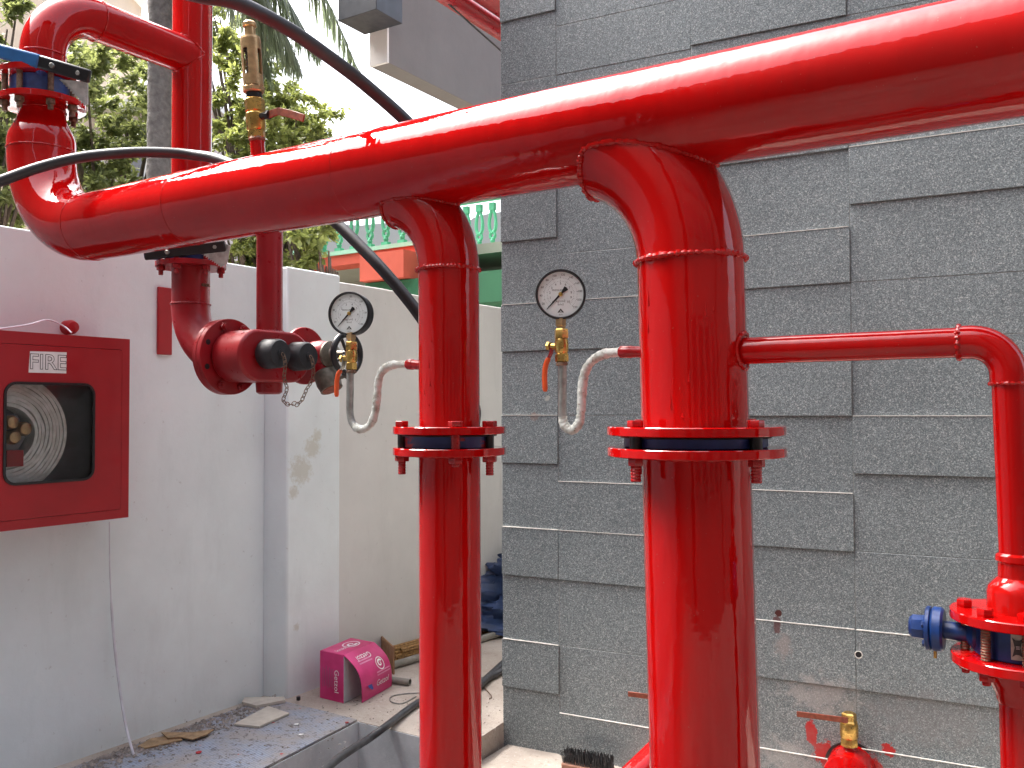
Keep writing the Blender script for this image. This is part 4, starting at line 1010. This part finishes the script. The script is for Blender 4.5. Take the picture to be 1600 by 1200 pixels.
# swirl
def swirl(mb, cfun, R, w):
    for turn, (ra, rb2, a0_, a1_) in enumerate(((1, 1, 0, 2*PI), (.62, .15, .5, 2*PI+1.2))):
        n = 30; prev = None
        for i in range(n+1):
            f = i/n; a = a0_+(a1_-a0_)*f; r_ = R*(ra+(rb2-ra)*f); ww_ = w*(1 if turn == 0 else 2.2*(1-f*.6))
            p = [cfun(math.cos(a)*(r_+s_), math.sin(a)*(r_+s_)) for s_ in (-ww_/2, ww_/2)]
            if prev: mb.add([prev[0], prev[1], p[1], p[0]], [(0, 1, 2, 3)])
            prev = p
cS = fpt(.68, .45, .002); xS = (fpt(.78, .45)-fpt(.58, .45)).normalized(); yS = (fpt(.68, .40)-fpt(.68, .5)).normalized()
swirl(q, lambda a, b_: cS+xS*a+yS*b_+nn_*.001, .026, .004)
q.build('print', MT['white_print'], fo)
q = MB(); cB = fpt(.22, .78, .002); 
for dx_, dy_ in ((0, 0), (.012, .006), (.008, -.008)): q.add([cB+xS*(dx_+.011*math.cos(i*PI/4))+yS*(dy_+.010*math.sin(i*PI/4))+nn_*.0006*(1+abs(dx_)*30) for i in range(8)], [tuple(range(8))])
MT['navy'] = simple('navy print', (.02, .04, .22), .5); q.build('berry_print', MT['navy'], fo)
for v_ in (.26, .32, .62, .67):
    q = MB()
    a, b_ = fpt(.15 if v_ < .5 else .5, v_, .0018), fpt(.55 if v_ < .5 else .95, v_, .0018); yy = (fpt(.3, v_-.02)-fpt(.3, v_)).normalized()*.006; q.add([a, b_, b_+yy, a+yy], [(0, 1, 2, 3)]); q.build('small_print', MT['pink_print'], fo)
q = MB(); nE = -dn_; ce = c00+wdv*.70+ZZ*hC*.42+nE*.0015; text_mb('Getzol', ce, -ZZ, wn, .034, q)
q.build('end_print', MT['white_print'], ct)
q = MB(); 
for i in range(7): q.box(c00+wdv*(.12+.07*i)+ZZ*hC*(.25+.02*(i % 3))+nE*.0012, wn*.0035, ZZ*hC*(.42-.05*(i % 2)), nE*.0004)
MT['mauve'] = simple('mauve print', (.42, .09, .2), .5); q.build('end_small_print', MT['mauve'], ct)
q = MB(); cT = c00+wdv*.5+dep*.62+ZZ*(hC+.0025); swirl(q, lambda a, b_: cT+dn_*a*1.5+wn*b_*1.1, .030, .005); text_mb('Getzol', c00+wdv*.55+dep*.30+ZZ*(hC+.0025), -dn_, -wn, .034, q); q.build('top_print', MT['white_print'], ct)
# brown sheet behind carton
q = MB(); a, b_ = onz(600, 1035, 0), onz(617, 1052, 0); q.box(b_+V((-.005, -.02, .0)), (a-b_)*1.3, V((.006, .004, 0)), ZZ*.12); q.build('inner_board', simple('brown card', (.30, .17, .09), .8), ct)
# woven roll, pipes, wire, tarp
ra_ = onz(622, 1018, .03); rb_ = onz(800, 965, .035)
q = MB(); MT['bamboo'] = simple('brown reed', (.33, .19, .07), .7, 0, .5, 90, .4, 200)
rl = (rb_-ra_); x, y, a = frame(rl)
for i in range(26):
    t_ = random.uniform(0, 2*PI); r_ = .034*math.sqrt(random.random()); q.tube([ra_+(x*math.cos(t_)+y*math.sin(t_))*r_-a*random.uniform(0, .05), rb_+(x*math.cos(t_+.4)+y*math.sin(t_+.4))*r_], random.uniform(.005, .009), 7)
tag(q.build('reed_bundle', MT['bamboo']), 'brown bundle of reeds lying behind the pink carton', 'bundle')
def lay(name, label, a, b_, r, mat, cat='pipe', open_=True):
    q = MB()
    if open_: q.tube([a, b_], r, 20, caps=False); d_ = (b_-a); q.tube([b_, a], r*.8, 20, caps=False); q.ring(a, -d_, r, r*.8, .001); q.ring(b_, d_, r, r*.8, .001)
    else: q.tube([a, b_], r, 16)
    return tag(q.build(name, MT[mat]), label, cat)
MT['pvc'] = simple('grey pvc', (.24, .23, .20), .55, 0, .25, 20)
lay('pipe_offcut', 'short grey pipe offcut poking out right of the pink carton', onz(640, 1066, .016), onz(596, 1060, .016), .014, 'pvc')
lay('pipe_offcut', 'long dusty grey pipe lying below the reed bundle', onz(612, 1040, .018), onz(780, 990, .018), .017, 'pvc')
lay('pipe_offcut', 'dark pipe on the concrete between left riser and granite wall', onz(748, 1072, .02), onz(800, 1024, .02), .016, 'black')
q = MB(); q.tube(smooth_path([onz(*p, .004) for p in ((650, 1088), (628, 1099), (611, 1096), (612, 1088), (632, 1084), (662, 1082))], 6), .0025, 6); tag(q.build('wire_loop', MT['steel']), 'thin grey wire loop on the concrete beside the floor cable', 'wire')
q = MB(); q.tube(smooth_path([onz(*p, .004) for p in ((754, 1072), (762, 1080), (768, 1088), (765, 1092))], 6), .0022, 6); tag(q.build('wire_scrap', MT['rust_steel']), 'rusty wire scrap near the granite wall corner', 'wire')
# tarp
tb = onz(770, 1000, 0); q = MB(); nU, nV = 46, 40; vs = []
dT = (tb-CAM).dot(fw)
ctr = tb+V((.10, .30, 0))
for i in range(nU):
    for j in range(nV):
        a = 2*PI*i/nU; f = j/(nV-1)
        rad = (.30*(1-f)**.55+.03)*(1+.22*math.sin(a*3+f*7)+.12*math.sin(a*5+1.7-f*9))
        p = ctr+V((math.cos(a)*rad, math.sin(a)*rad*.7, 0.01+.36*f*(1+.08*math.sin(a*2))))
        n1 = noise.noise(p*7); n2 = noise.noise(p*18+V((3, 1, 0)))
        p += V((math.cos(a), math.sin(a), .3))*(.12*(abs(n1)*2-.6)+.06*(abs(n2)*2-.5)); p.z = max(p.z, .006); vs.append(p)
fs = [(i*nV+j, ((i+1) % nU)*nV+j, ((i+1) % nU)*nV+j+1, i*nV+j+1) for i in range(nU) for j in range(nV-1)]
q.add(vs, fs); MT['tarp'] = simple('blue tarpaulin', (.035, .06, .14), .4, 0, .35, 9, .4, 30)
tag(q.build('tarpaulin', MT['tarp'], smooth=50), 'crumpled blue tarpaulin heaped behind the granite wall corner', 'tarpaulin')
# boards and tile offcuts on the mat
def plate(name, label, pix, h, mat, cat, z=.012, lift=None):
    P = [onz(x_, y_, z+(lift[i] if lift else 0)) for i, (x_, y_) in enumerate(pix)]
    return tag(MB().prism(P, ZZ*h).build(name, MT[mat], bevel=.001), label, cat)
MT['tilepiece'] = simple('cream tile', (.50, .46, .40), .6, 0, .12, 30)
MT['wood'] = simple('splintered plywood', (.30, .20, .11), .8, 0, .35, 40, .5, 120)
plate('tile_offcut', 'rectangular cream tile offcut lying on the blue matting', [(366, 1134), (405, 1138), (452, 1117), (419, 1106)], .008, 'tilepiece', 'tile')
plate('tile_offcut', 'cream tile offcut leaning at the foot of the pilaster', [(378, 1101), (400, 1107), (446, 1098), (444, 1093), (382, 1094)], .012, 'tilepiece', 'tile')
plate('wood_scrap', 'torn brown plywood scrap nearer the wall foot on the matting', [(215, 1168), (236, 1156), (262, 1152), (272, 1150), (285, 1158), (262, 1163), (226, 1171)], .006, 'wood', 'wood scrap')
plate('wood_scrap', 'smaller torn plywood scrap beside the larger one on the matting', [(252, 1146), (300, 1146), (334, 1141), (322, 1150), (300, 1157), (283, 1153), (262, 1155)], .005, 'wood', 'wood scrap', .020)
# rubble
MT['rub'] = simple('mixed rubble', (.26, .23, .21), .9, 0, .6, 30)
q = MB()
def pebble(p, r):
    vs = []; 
    for v_ in ((1, 0, 0), (-1, 0, 0), (0, 1, 0), (0, -1, 0), (0, 0, .7), (0, 0, -.4)): vs.append(p+V(v_)*r*random.uniform(.6, 1.2))
    q.add(vs, [(0, 2, 4), (2, 1, 4), (1, 3, 4), (3, 0, 4), (2, 0, 5), (1, 2, 5), (3, 1, 5), (0, 3, 5)])
for i in range(1100):
    f = random.random(); px_ = 130+300*f; e_y = 1192-(px_-130)*.355
    p = onz(px_, e_y+abs(random.gauss(0, 12)), .012); pebble(p, random.choice((.002, .003, .004, .006, .009)))
for i in range(160): pebble(onz(random.uniform(450, 790), random.uniform(1085, 1140), .003), random.choice((.002, .003, .004)))
for i in range(120): pebble(onz(random.uniform(180, 540), random.uniform(1120, 1195), .012), random.choice((.002, .003, .005)))
ro = q.build('rubble', MT['rub'], smooth=10); ro['kind'] = 'stuff'; ro['label'] = 'fine rubble and grit scattered along the wall foot'; ro['category'] = 'rubble'
for k, (x_, y_, s_, mat_, lb) in enumerate(((470, 1148, .012, 'paper', 'white paper fleck on the blue matting, nearest the edge'), (463, 1132, .011, 'paper', 'white paper fleck on the matting right of the tile offcut'), (542, 1129, .010, 'crimson_box', 'red plastic fleck at the corner of the matting'), (310, 1176, .014, 'crimson_box', 'red plastic fleck in the middle of the matting'), (466, 1094, .012, 'blackmetal', 'black lump beside the pilaster foot'))):
    P = onz(x_, y_, .0125); q = MB(); q.prism([P+V((math.cos(a)*s_*random.uniform(.6, 1.1), math.sin(a)*s_*random.uniform(.5, 1), 0)) for a in (0, 1, 2.1, 3, 4.2, 5.2)], ZZ*(.002 if mat_ != 'blackmetal' else .014)); tag(q.build('litter_scrap', MT[mat_]), lb, 'litter')
# brush
bp = onz(920, 1206, -.08); br_ = thing('scrub_brush', 'dark bristled scrubbing brush on the lower slab by the granite wall', 'brush', bp)
q = MB(); q.cbox(bp+ZZ*.012, TW, TN, ZZ, .19, .05, .022); q.build('brush_back', simple('brush wood', (.25, .12, .08), .7), br_, bevel=.006)
q = MB()
for i in range(44):
    for j in range(6):
        p = bp+TW*(-.088+.004*i+random.uniform(-.001, .001))+TN*(-.02+.008*j)+ZZ*.022; q.tube([p, p+V((random.gauss(0, .004), random.gauss(0, .004), .042+random.gauss(0, .003)))], .0013, 4, caps=False)
q.build('bristles', MT['black'], br_)
# wall stub pipes with ball valves
def wall_stub(px, py, lab_p, lab_v, R_=.072, k=1.4):
    c_ = tp(px, py); th = thing('wall_pipe', lab_p, 'pipe', c_)
    q = MB(); q.tube([c_-TN*.01, c_+TN*.10], R_, 48); q.build('pipe_barrel', MT['red'], th)
    q = MB(); q.lathe([(R_, .10), (R_*.97, .108), (R_*.6, .125), (0, .131)], c_, TN, 48); q.build('end_cap', MT['red'], th)
    q = MB(); q.ring(c_+TN*.0005, TN, R_+.009, R_-.001, .002, 40); q.build('opening_rim', MT['blackmetal'], th)
    q = MB(); s_ = c_+TN*.05+ZZ*(R_-.006); q.lathe([(.022, 0), (.0165, .008), (.0165, .020)], s_, ZZ, 24); q.build('stub', MT['red'], th)
    v0 = s_+ZZ*.016; vl = thing('ball_valve', lab_v, 'valve', v0); f = lambda P: [(a*k, b_*k) for a, b_ in P]
    q = MB(); q.lathe(f([(.0155, 0), (.0185, .002), (.0185, .016), (.017, .018)]), v0, ZZ, 8); q.lathe(f([(.017, .018), (.019, .022), (.019, .046), (.0175, .050)]), v0, ZZ, 28)
    q.lathe(f([(.0175, .050), (.0175, .054), (.0155, .056), (.0155, .070), (.012, .073)]), v0, ZZ, 6, .3); q.build('valve_body', MT['brass'], vl)
    q = MB(); h0 = v0+ZZ*.060*k; d_ = (-TW+TN*.25+ZZ*.06).normalized(); q.box(h0+TN*.018-ZZ*.009, d_*.15, ZZ*.018, TN*.004); q.build('lever', MT['rust_lever'], vl, bevel=.0018)
    return th
wall_stub(1331, 1199, 'red capped pipe stub coming out of the paint splashed granite wall', 'brass ball valve with brown lever at the bottom right')
wall_stub(1062, 1161, 'red capped pipe stub from the wall, mostly hidden behind the wide riser', 'ball valve with brown lever poking out left of the wide riser')
q = MB(); o1, o2 = at(978, 1226, 2.2), at(1040, 1165, 2.3); q.tube([o1, o2], .035, 24); tag(q.build('slanting_pipe', MT['red']), 'bit of slanting red pipe at the foot of the wide riser', 'pipe')

# =================================================================== BACKGROUND
EP = at(605, 97, 6.2)      # lower near corner of the overhanging parapet
MT['grey_wall'] = plaster('grey shaded render', (.17, .16, .15)); MT['white_trim'] = plaster('pale render', (.72, .70, .66))  # shade on the overhang is mixed into this grey
bg1 = thing('overhanging_building', 'grey upper storey overhanging at the top centre behind the granite wall', 'building', V((EP.x, EP.y, EP.z)))
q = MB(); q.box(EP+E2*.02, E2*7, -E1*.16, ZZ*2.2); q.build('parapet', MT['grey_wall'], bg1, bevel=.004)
q = MB(); q.box(EP-E1*.16, E1*.16, E2*.019, ZZ*2.2); q.build('pale_end_face', MT['white_trim'], bg1)  # paler colour makes this end face look lit
q = MB(); bx = at(588, 14, 5.9); q.box(bx+E2*.0, -E1*.34, E2*.27, ZZ*.8); q.build('dark_box', simple('dark panel', (.03, .032, .038), .4, 0, .4, 8), bg1, bevel=.003)
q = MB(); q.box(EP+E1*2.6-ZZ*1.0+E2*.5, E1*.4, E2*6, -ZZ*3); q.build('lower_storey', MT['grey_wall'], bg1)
rp1 = at(700, -6, 4.6); q = MB(); rpd = (onp(rp1, ZZ, 785, 45)-rp1); 
rpipe = thing('overhead_pipe', 'dark red pipe slanting across the top beside the granite wall', 'pipe', rp1)
q.tube([rp1-E2*2, rp1+E2*6], .05, 28); q.build('pipe_barrel', MT['red_dull_shade'], rpipe)
q = MB(); q.box(rp1-E2*2+E1*.06+ZZ*.02, E2*8, E1*.35, ZZ*.12); q.build('support_channel', MT['red_dull_shade'], rpipe)
tag(MB().tube(smooth_path([at(670, -20, 4.5), at(705, 10, 4.6), at(745, 46, 4.75), at(790, 86, 5.0), at(850, 140, 5.4)], 6), .005, 8).build('hanging_wire', MT['blackmetal']), 'thin black wire slanting down across the grey overhang', 'wire')
# coral and green house
MT['coral'] = plaster('coral paint', (.46, .075, .04)); MT['green'] = plaster('green paint', (.02, .12, .055)); MT['mint'] = plaster('mint paint', (.08, .36, .20))
MT['mint2'] = plaster('pale mint paint', (.24, .46, .33)); MT['olive'] = plaster('olive grey render', (.26, .27, .22))
HB = at(600, 386, 11.0); hb = thing('balcony_house', 'coral and green house with a mint baluster balcony beyond the wall', 'house', V((HB.x, HB.y, 0)))
hz = HB.z
def hpx(x_): p = onp(HB, E2, x_, 386); return (p-HB).dot(E1)
xl, xr = hpx(446), hpx(668)
q = MB(); q.box(V((HB.x, HB.y, hz-.16))+E1*(xl-1.0), E1*(xr-xl+1.0), E2*.3, ZZ*.13); q.build('floor_beam', MT['coral'], hb)
q = MB(); q.box(V((HB.x, HB.y, hz-.03))+E1*(xl-1.0)-E2*.03, E1*(xr-xl+1.02), E2*.3, ZZ*.05); q.build('coping', MT['mint2'], hb)
q = MB(); q.box(V((HB.x, HB.y, hz+.62))+E1*(xl-1.0)-E2*.04, E1*(xr-xl+1.05), E2*.22, ZZ*.10); q.build('handrail', MT['mint'], hb)
q = MB(); q.box(V((HB.x, HB.y, -.3))+E1*(xl-1.0)+E2*1.2, E1*(xr-xl+3.0), E2*.2, ZZ*(hz-.16+.3)); q.build('ground_floor_wall', MT['olive'], hb)
q = MB(); q.box(V((HB.x, HB.y, hz-.161))+E1*(xl-1.0)+E2*.3, E1*(xr-xl+3.0), E2*1.0, ZZ*.12); q.build('soffit', MT['olive'], hb)
bm = onp(HB-E2*.5, E2, 562, 440); bmt = onp(HB-E2*.5, E2, 562, 398).z
q = MB(); q.box(bm, E1*.66, E2*.7, ZZ*(bmt-bm.z)); q.build('beam_end', MT['coral'], hb)
q = MB(); q.box(V((bm.x, bm.y, bm.z-.35))+E2*.1, E1*2.0, E2*1.55, ZZ*.34); q.build('awning', MT['green'], hb)
def baluster(parent, p, h=.60, name='baluster', mat='mint'):
    q = MB(); n = 20
    q.cbox(p+ZZ*.025, E1, E2, ZZ, .10, .07, .05); q.lathe([(.022, .05), (.035, .09), (.02, .12)], p, ZZ, 10)
    q.tube([p+ZZ*(.16+.045*math.sin(2*PI*i/12))+E1*.040*math.cos(2*PI*i/12) for i in range(12)], .022, 6, closed=True)
    q.tube([p+ZZ*(.35+.155*math.sin(2*PI*i/n))+E1*(.052*math.cos(2*PI*i/n)*(1-.25*math.sin(2*PI*i/n))) for i in range(n)], .024, 6, closed=True)
    q.cbox(p+ZZ*.55, E1, E2, ZZ, .08, .06, .10); return q.build(name, MT[mat], parent)
nb_ = 0; bd = None
base_p = V((HB.x, HB.y, hz+.021))+E2*.06
sp_ = hpx(598)-hpx(573)
k0 = hpx(598)
for i in range(-6, 5):
    p = base_p+E1*(k0+i*sp_)
    if bd is None: baluster(hb, p); bd = bpy.data.objects['baluster']; bd0 = p
    else:
        c2 = bd.copy(); c2.location = p-bd0; scene.collection.objects.link(c2); c2.parent = hb
# solid newel and coral raking piece on the left
q = MB(); a = onp(HB-E2*.1, E2, 447, 414); b_ = onp(HB-E2*.1, E2, 484, 340); q.box(a, E1*((b_-a).dot(E1)), E2*.08, ZZ*(b_.z-a.z)); q.build('corner_panel', MT['mint2'], hb)
q = MB(); a = onp(HB-E2*.12, E2, 462, 396); b_ = onp(HB-E2*.12, E2, 486, 352); q.prism([a, a+E1*.12, b_+E1*.12, b_], E2*.02); q.build('stair_string', MT['coral'], hb)
# right wing
HC = at(765, 389, 12.0); q = MB(); a = V((HC.x, HC.y, HC.z-.16))-E1*1.1; q.box(a, E1*3, E2*.3, ZZ*.14); q.build('wing_beam', MT['coral'], hb)
q = MB(); q.box(a+ZZ*.141-E2*.02, E1*3, E2*.3, ZZ*.05); q.build('wing_coping', MT['mint2'], hb)
q = MB(); q.box(a+E2*.9-ZZ*3.5, E1*3, E2*.2, ZZ*3.3); q.build('wing_wall', MT['green'], hb)
q = MB(); q.box(a+E2*.3-ZZ*.0, E1*3, E2*.7, ZZ*.1); q.build('wing_soffit', MT['olive'], hb)
q = MB(); q.box(a+E2*.86-ZZ*.62, E1*3, E2*.035, ZZ*.07); q.build('wing_band', MT['mint2'], hb)
q = MB(); q.box(a+ZZ*.85-E2*.02, E1*3, E2*.2, ZZ*.1); q.build('wing_handrail', MT['mint'], hb)
for i in range(9):
    p = a+ZZ*.192+E1*(.25+.215*i)+E2*.06; c2 = bd.copy(); c2.location = p-bd0; scene.collection.objects.link(c2); c2.parent = hb
# hill
q = MB(); pts = []
for i in range(40):
    x_ = 300+i*22; y_ = 352+(14*noise.noise(V((i*.25, 0, 4))) if True else 0) - (12 if 730 < x_ < 790 else 0); pts.append(at(x_, y_, 120.))
poly = pts+[V((pts[-1].x, pts[-1].y, -.4)), V((pts[0].x, pts[0].y, -.4))]
q.prism(poly, V((0, 60, 0))); st(q.build('hill', simple('hazy hillside', (.30, .31, .29), .9), smooth=60))
# cream houses at left
MT['cream'] = plaster('cream render', (.62, .50, .38)); MT['pinkish'] = plaster('pale pink render', (.52, .44, .42))
def house(label, px0, px1, ytop, d, mat):
    a = at(px0, 400, d); b_ = at(px1, 400, d); zt = at(px0, ytop, d).z; th = thing('house', label, 'house', V((a.x, a.y, -.4)))
    q = MB(); q.box(V((a.x, a.y, -.4)), V((b_.x-a.x, 0, 0)), V((0, 4, 0)), ZZ*(zt+.4)); q.build('wall', MT[mat], th)
    q = MB(); q.box(V((a.x-.2, a.y-.25, zt)), V((b_.x-a.x+.4, 0, 0)), V((0, 4.5, 0)), ZZ*.18); q.build('roof_slab', MT['white_trim'], th)
    for i in range(3):
        q = MB(); w0_ = V((a.x+(b_.x-a.x)*(.14+.28*i), a.y-.03, zt-1.7)); q.box(w0_, V(((b_.x-a.x)*.16, 0, 0)), V((0, .06, 0)), ZZ*1.0); fr = q.build('window', MT['white_trim'], th)
        q = MB(); q.box(w0_+V((.05, -.012, .05)), V(((b_.x-a.x)*.16-.1, 0, 0)), V((0, .01, 0)), ZZ*.9); q.build('pane', MT['inside'], fr)
house('cream house glimpsed through the leaves at the far left', -420, 62, -160, 15, 'cream')
house('pale pinkish house glimpsed between the tree and the palm trunk', 90, 330, 175, 17, 'pinkish')
# ---- added unseen buildings that shape what the glossy pipes reflect
MT['rear2'] = plaster('beige render toned down for reflections', (.13, .11, .09)); MT['rear'] = plaster('beige render darkened for reflections', (.065, .055, .05)); MT['dark_pane'] = simple('dark window glass', (.02, .022, .025), .1)  # renders kept dark so the pipes mirror little light from them
rb_ = thing('reflection_building', 'added dark building behind the camera, unseen, shaping the pipe reflections', 'building', V((2, -3.4, -.4)))
q = MB(); q.box(V((-1.25, -6.4, -.4)), V((5.4, 0, 0)), V((0, 3, 0)), ZZ*9.4); q.build('wall', MT['rear'], rb_)
q = MB(); q.box(V((-1.25, -6.6, 9.0)), V((5.5, 0, 0)), V((0, 3.5, 0)), ZZ*.16); q.build('roof_slab', MT['rear'], rb_)
rb2 = thing('reflection_building', 'added dark building left of the sky gap behind the camera, for reflections', 'building', V((-6, -3.0, -.4)))
q = MB(); q.box(V((-9, -6.4, -.4)), V((7.3, 0, 0)), V((0, 3.3, 0)), ZZ*8.2); q.build('wall', MT['rear'], rb2)
rb3 = thing('reflection_building', 'added dark building right of the sky gap behind the camera, for reflections', 'building', V((9, -3.0, -.4)))
q = MB(); q.box(V((5.0, -6.4, -.4)), V((9, 0, 0)), V((0, 3.6, 0)), ZZ*9.6); q.build('wall', MT['rear'], rb3)
for i in range(4):
    for j in range(4):
        q = MB(); o = V((-.8+1.2*i, -3.4, .7+2.1*j)); q.box(o, V((.8, 0, 0)), V((0, .05, 0)), ZZ*1.1); fr = q.build('window', MT['rear'], rb_)
        q = MB(); q.box(o+V((.06, .05, .06)), V((.68, 0, 0)), V((0, .01, 0)), ZZ*.98); q.build('pane', MT['dark_pane'], fr)
rb4 = thing('reflection_building', 'added beige building outside the left edge, unseen, for the header reflections', 'building', V((-8, 0, -.4)))
q = MB(); q.box(V((-12, -8, -.4)), V((5.2, 0, 0)), V((0, 16.5, 0)), ZZ*7.6); q.build('wall', MT['rear2'], rb4)  # added out of view so the header's left part reflects less sky
# ---- trees
def tree(label, base, hgt, blobs, n, mat, leaf, seed, group, bmat='bark2'):
    R_ = random.Random(seed); th = thing('broadleaf_tree', label, 'tree', base, group)
    q = MB(); top = base+ZZ*hgt
    q.tube(smooth_path([base, base+V((.08, 0, hgt*.3)), base+V((-.05, .05, hgt*.6)), top], 5), [.11*(1-.6*i/15) for i in range(16)], 10)
    ends = []
    for c_, r_ in blobs:
        for k in range(5):
            e_ = c_+V((R_.gauss(0, 1), R_.gauss(0, 1), R_.gauss(0, .8))).normalized()*r_*R_.uniform(.4, .9); st0 = base+ZZ*hgt*R_.uniform(.35, .9)
            pp = smooth_path([st0, st0.lerp(e_, .5)+V((0, 0, .1)), e_], 4); q.tube(pp, [.035*(1-.8*i/(len(pp)-1)) for i in range(len(pp))], 6); ends.append((e_, r_))
    q.build('trunk', MT[bmat], th)
    q = MB(); vs = []; fs = []
    tw_ = []
    for c_, r_ in blobs:
        m_ = int(34*r_*r_*4)
        for k in range(m_):
            d_ = V((R_.gauss(0, 1), R_.gauss(0, 1), R_.gauss(0, 1))).normalized(); rad = r_*R_.uniform(.45, 1.0)**.6*(1+.35*noise.noise(d_*2.2+c_)); tw_.append((c_+V((d_.x*rad, d_.y*rad, d_.z*rad*.85)), d_))
    per = max(4, n//len(tw_))
    for c_, d_ in tw_:
        ax_ = (d_+V((R_.gauss(0, .5), R_.gauss(0, .5), R_.gauss(0, .4)-.15))).normalized(); L = R_.uniform(.12, .34)
        for k in range(per):
            f = k/per; p = c_+ax_*L*(f-.4)+V((R_.gauss(0, .018), R_.gauss(0, .018), R_.gauss(0, .018)))
            l = leaf*R_.uniform(.6, 1.25); ld = (ax_*.5+V((R_.gauss(0, .7), R_.gauss(0, .7), R_.gauss(0, .5)-.35))).normalized(); x_, y_, z_ = frame(ld); s_ = (x_*math.cos(k*2.4)+y_*math.sin(k*2.4)); nn2 = ld.cross(s_)
            o_ = len(vs); vs += [p, p+ld*l*.45+s_*l*.22+nn2*l*.05, p+ld*l+nn2*-l*.08, p+ld*l*.45-s_*l*.22+nn2*l*.05]; fs.append((o_, o_+1, o_+2)); fs.append((o_, o_+2, o_+3))
    q.add(vs, fs); q.build('crown', MT[mat], th, 180)
    return th
G = 'leafy trees beyond the wall'
tree('dense leafy tree around and left of the palm trunk', V((at(170, 400, 8).x, 8.0, -.4)), 3.2,
     [(at(165, 170, 7.8), .62), (at(110, 300, 7.6), .55), (at(220, 280, 8.1), .6), (at(190, 380, 7.6), .5), (at(90, 400, 7.8), .5), (at(70, 210, 8.2), .45), (at(230, 180, 8.4), .45), (at(300, 330, 8.4), .6)], 34000, 'leaf_dark', .068, 5, G)
tree('bright leafy tree right of the palm trunk behind the brass valve', V((at(400, 400, 7.4).x, 7.6, -.4)), 3.0,
     [(at(365, 130, 7.6), .45), (at(420, 215, 7.3), .50), (at(370, 260, 7.2), .5), (at(440, 160, 7.8), .28), (at(455, 255, 7.4), .32), (at(345, 60, 7.9), .32), (at(410, 330, 7.3), .40), (at(470, 215, 7.6), .22), (at(465, 345, 7.3), .24), (at(440, 385, 7.2), .2), (at(395, 395, 7.4), .26)], 32000, 'leaf', .062, 9, G)
tree('dark leafy tree at the left edge beside the bend', V((at(-60, 400, 6.8).x, 6.9, -.4)), 3.0,
     [(at(-20, 170, 6.8), .42), (at(10, 90, 7.), .24), (at(15, 250, 6.8), .3), (at(-30, 300, 6.7), .4), (at(0, 40, 7.2), .22)], 11000, 'leaf_dark', .07, 12, G)
tree('small leafy sprig hanging over the wall top before the mint balcony', V((at(520, 420, 6.6).x, 6.6, -.4)), 2.2,
     [(at(487, 385, 6.5), .16), (at(500, 410, 6.5), .10), (at(470, 370, 6.6), .14), (at(518, 425, 6.5), .06)], 900, 'leaf', .085, 21, G)
# palms
pt = at(249, 300, 6.2); 
pl = thing('palm_tree', 'palm with grey ringed trunk and drooping fronds at top left', 'tree', V((pt.x, pt.y, -.4)))
crown = V((at(262, -330, 6.2).x, 6.2, at(262, -330, 6.2).z)); q = MB(); tpts = [V((pt.x, pt.y, -.4)).lerp(V((pt.x-.0, pt.y, crown.z)), i/60) for i in range(61)]
q.tube(tpts, [.078+.004*(i % 3 == 0)+.01*(1-i/60) for i in range(61)], 20); q.build('trunk', MT['bark'], pl)
def frond(mb, pth, L, seed, droop=1.):
    R_ = random.Random(seed); P = smooth_path(pth, 14); mb.tube(P, [.012*(1-.85*i/(len(P)-1)) for i in range(len(P))], 6)
    n = len(P)
    for i in range(3, n-1):
        T_ = (P[i+1]-P[i]).normalized(); sd_ = T_.cross(ZZ).normalized()
        for k in range(3):
            for sgn in (-1, 1):
                b_ = P[i].lerp(P[i+1], k/3); l = L*math.sin(PI*(.15+.8*i/n))*R_.uniform(.8, 1.1)
                d_ = (sd_*sgn*.45+T_*.55+ZZ*(-.75*droop)+V((R_.gauss(0, .12), R_.gauss(0, .12), 0))).normalized(); w_ = T_*.013
                m_ = b_+d_*l*.5+ZZ*.01; e_ = b_+d_*l*.95-ZZ*l*.18*droop
                mb.add([b_-w_, b_+w_, m_+w_, m_-w_, e_], [(0, 1, 2, 3), (3, 2, 4)])
q = MB(); ap_ = lambda x_, y_, d: at(x_, y_, d)
fr_ = MB()
frs = [[(250, -160, 6.2), (330, -120, 6.6), (385, -60, 7.0), (420, 20, 7.2), (440, 70, 7.3)],
       [(250, -160, 6.2), (350, -110, 6.3), (400, -30, 6.5), (440, 40, 6.6), (470, 110, 6.7)],
       [(250, -160, 6.2), (340, -170, 6.9), (390, -110, 7.4), (400, -20, 7.8), (395, 60, 8.0)],
       [(250, -160, 6.2), (330, -150, 6.5), (400, -80, 6.8), (455, 10, 7.0), (500, 90, 7.1)],
       [(250, -160, 6.2), (340, -120, 6.4), (390, -40, 6.6), (410, 60, 6.7), (415, 120, 6.8)],
       [(250, -160, 6.2), (320, -190, 6.4), (420, -130, 6.6), (500, -20, 6.8), (560, 110, 7.0)],
       [(250, -160, 6.2), (310, -130, 6.0), (350, -60, 5.9), (365, 20, 5.9)],
       [(250, -160, 6.2), (180, -190, 6.0), (110, -150, 5.9), (70, -80, 5.9)],
       [(250, -160, 6.2), (230, -220, 6.6), (180, -200, 7.2), (120, -120, 7.6)]]
for k, f in enumerate(frs): frond(fr_, [at(*p) for p in f], .46, k, 1.15)
fr_.build('fronds', MT['frond'], pl, 180)
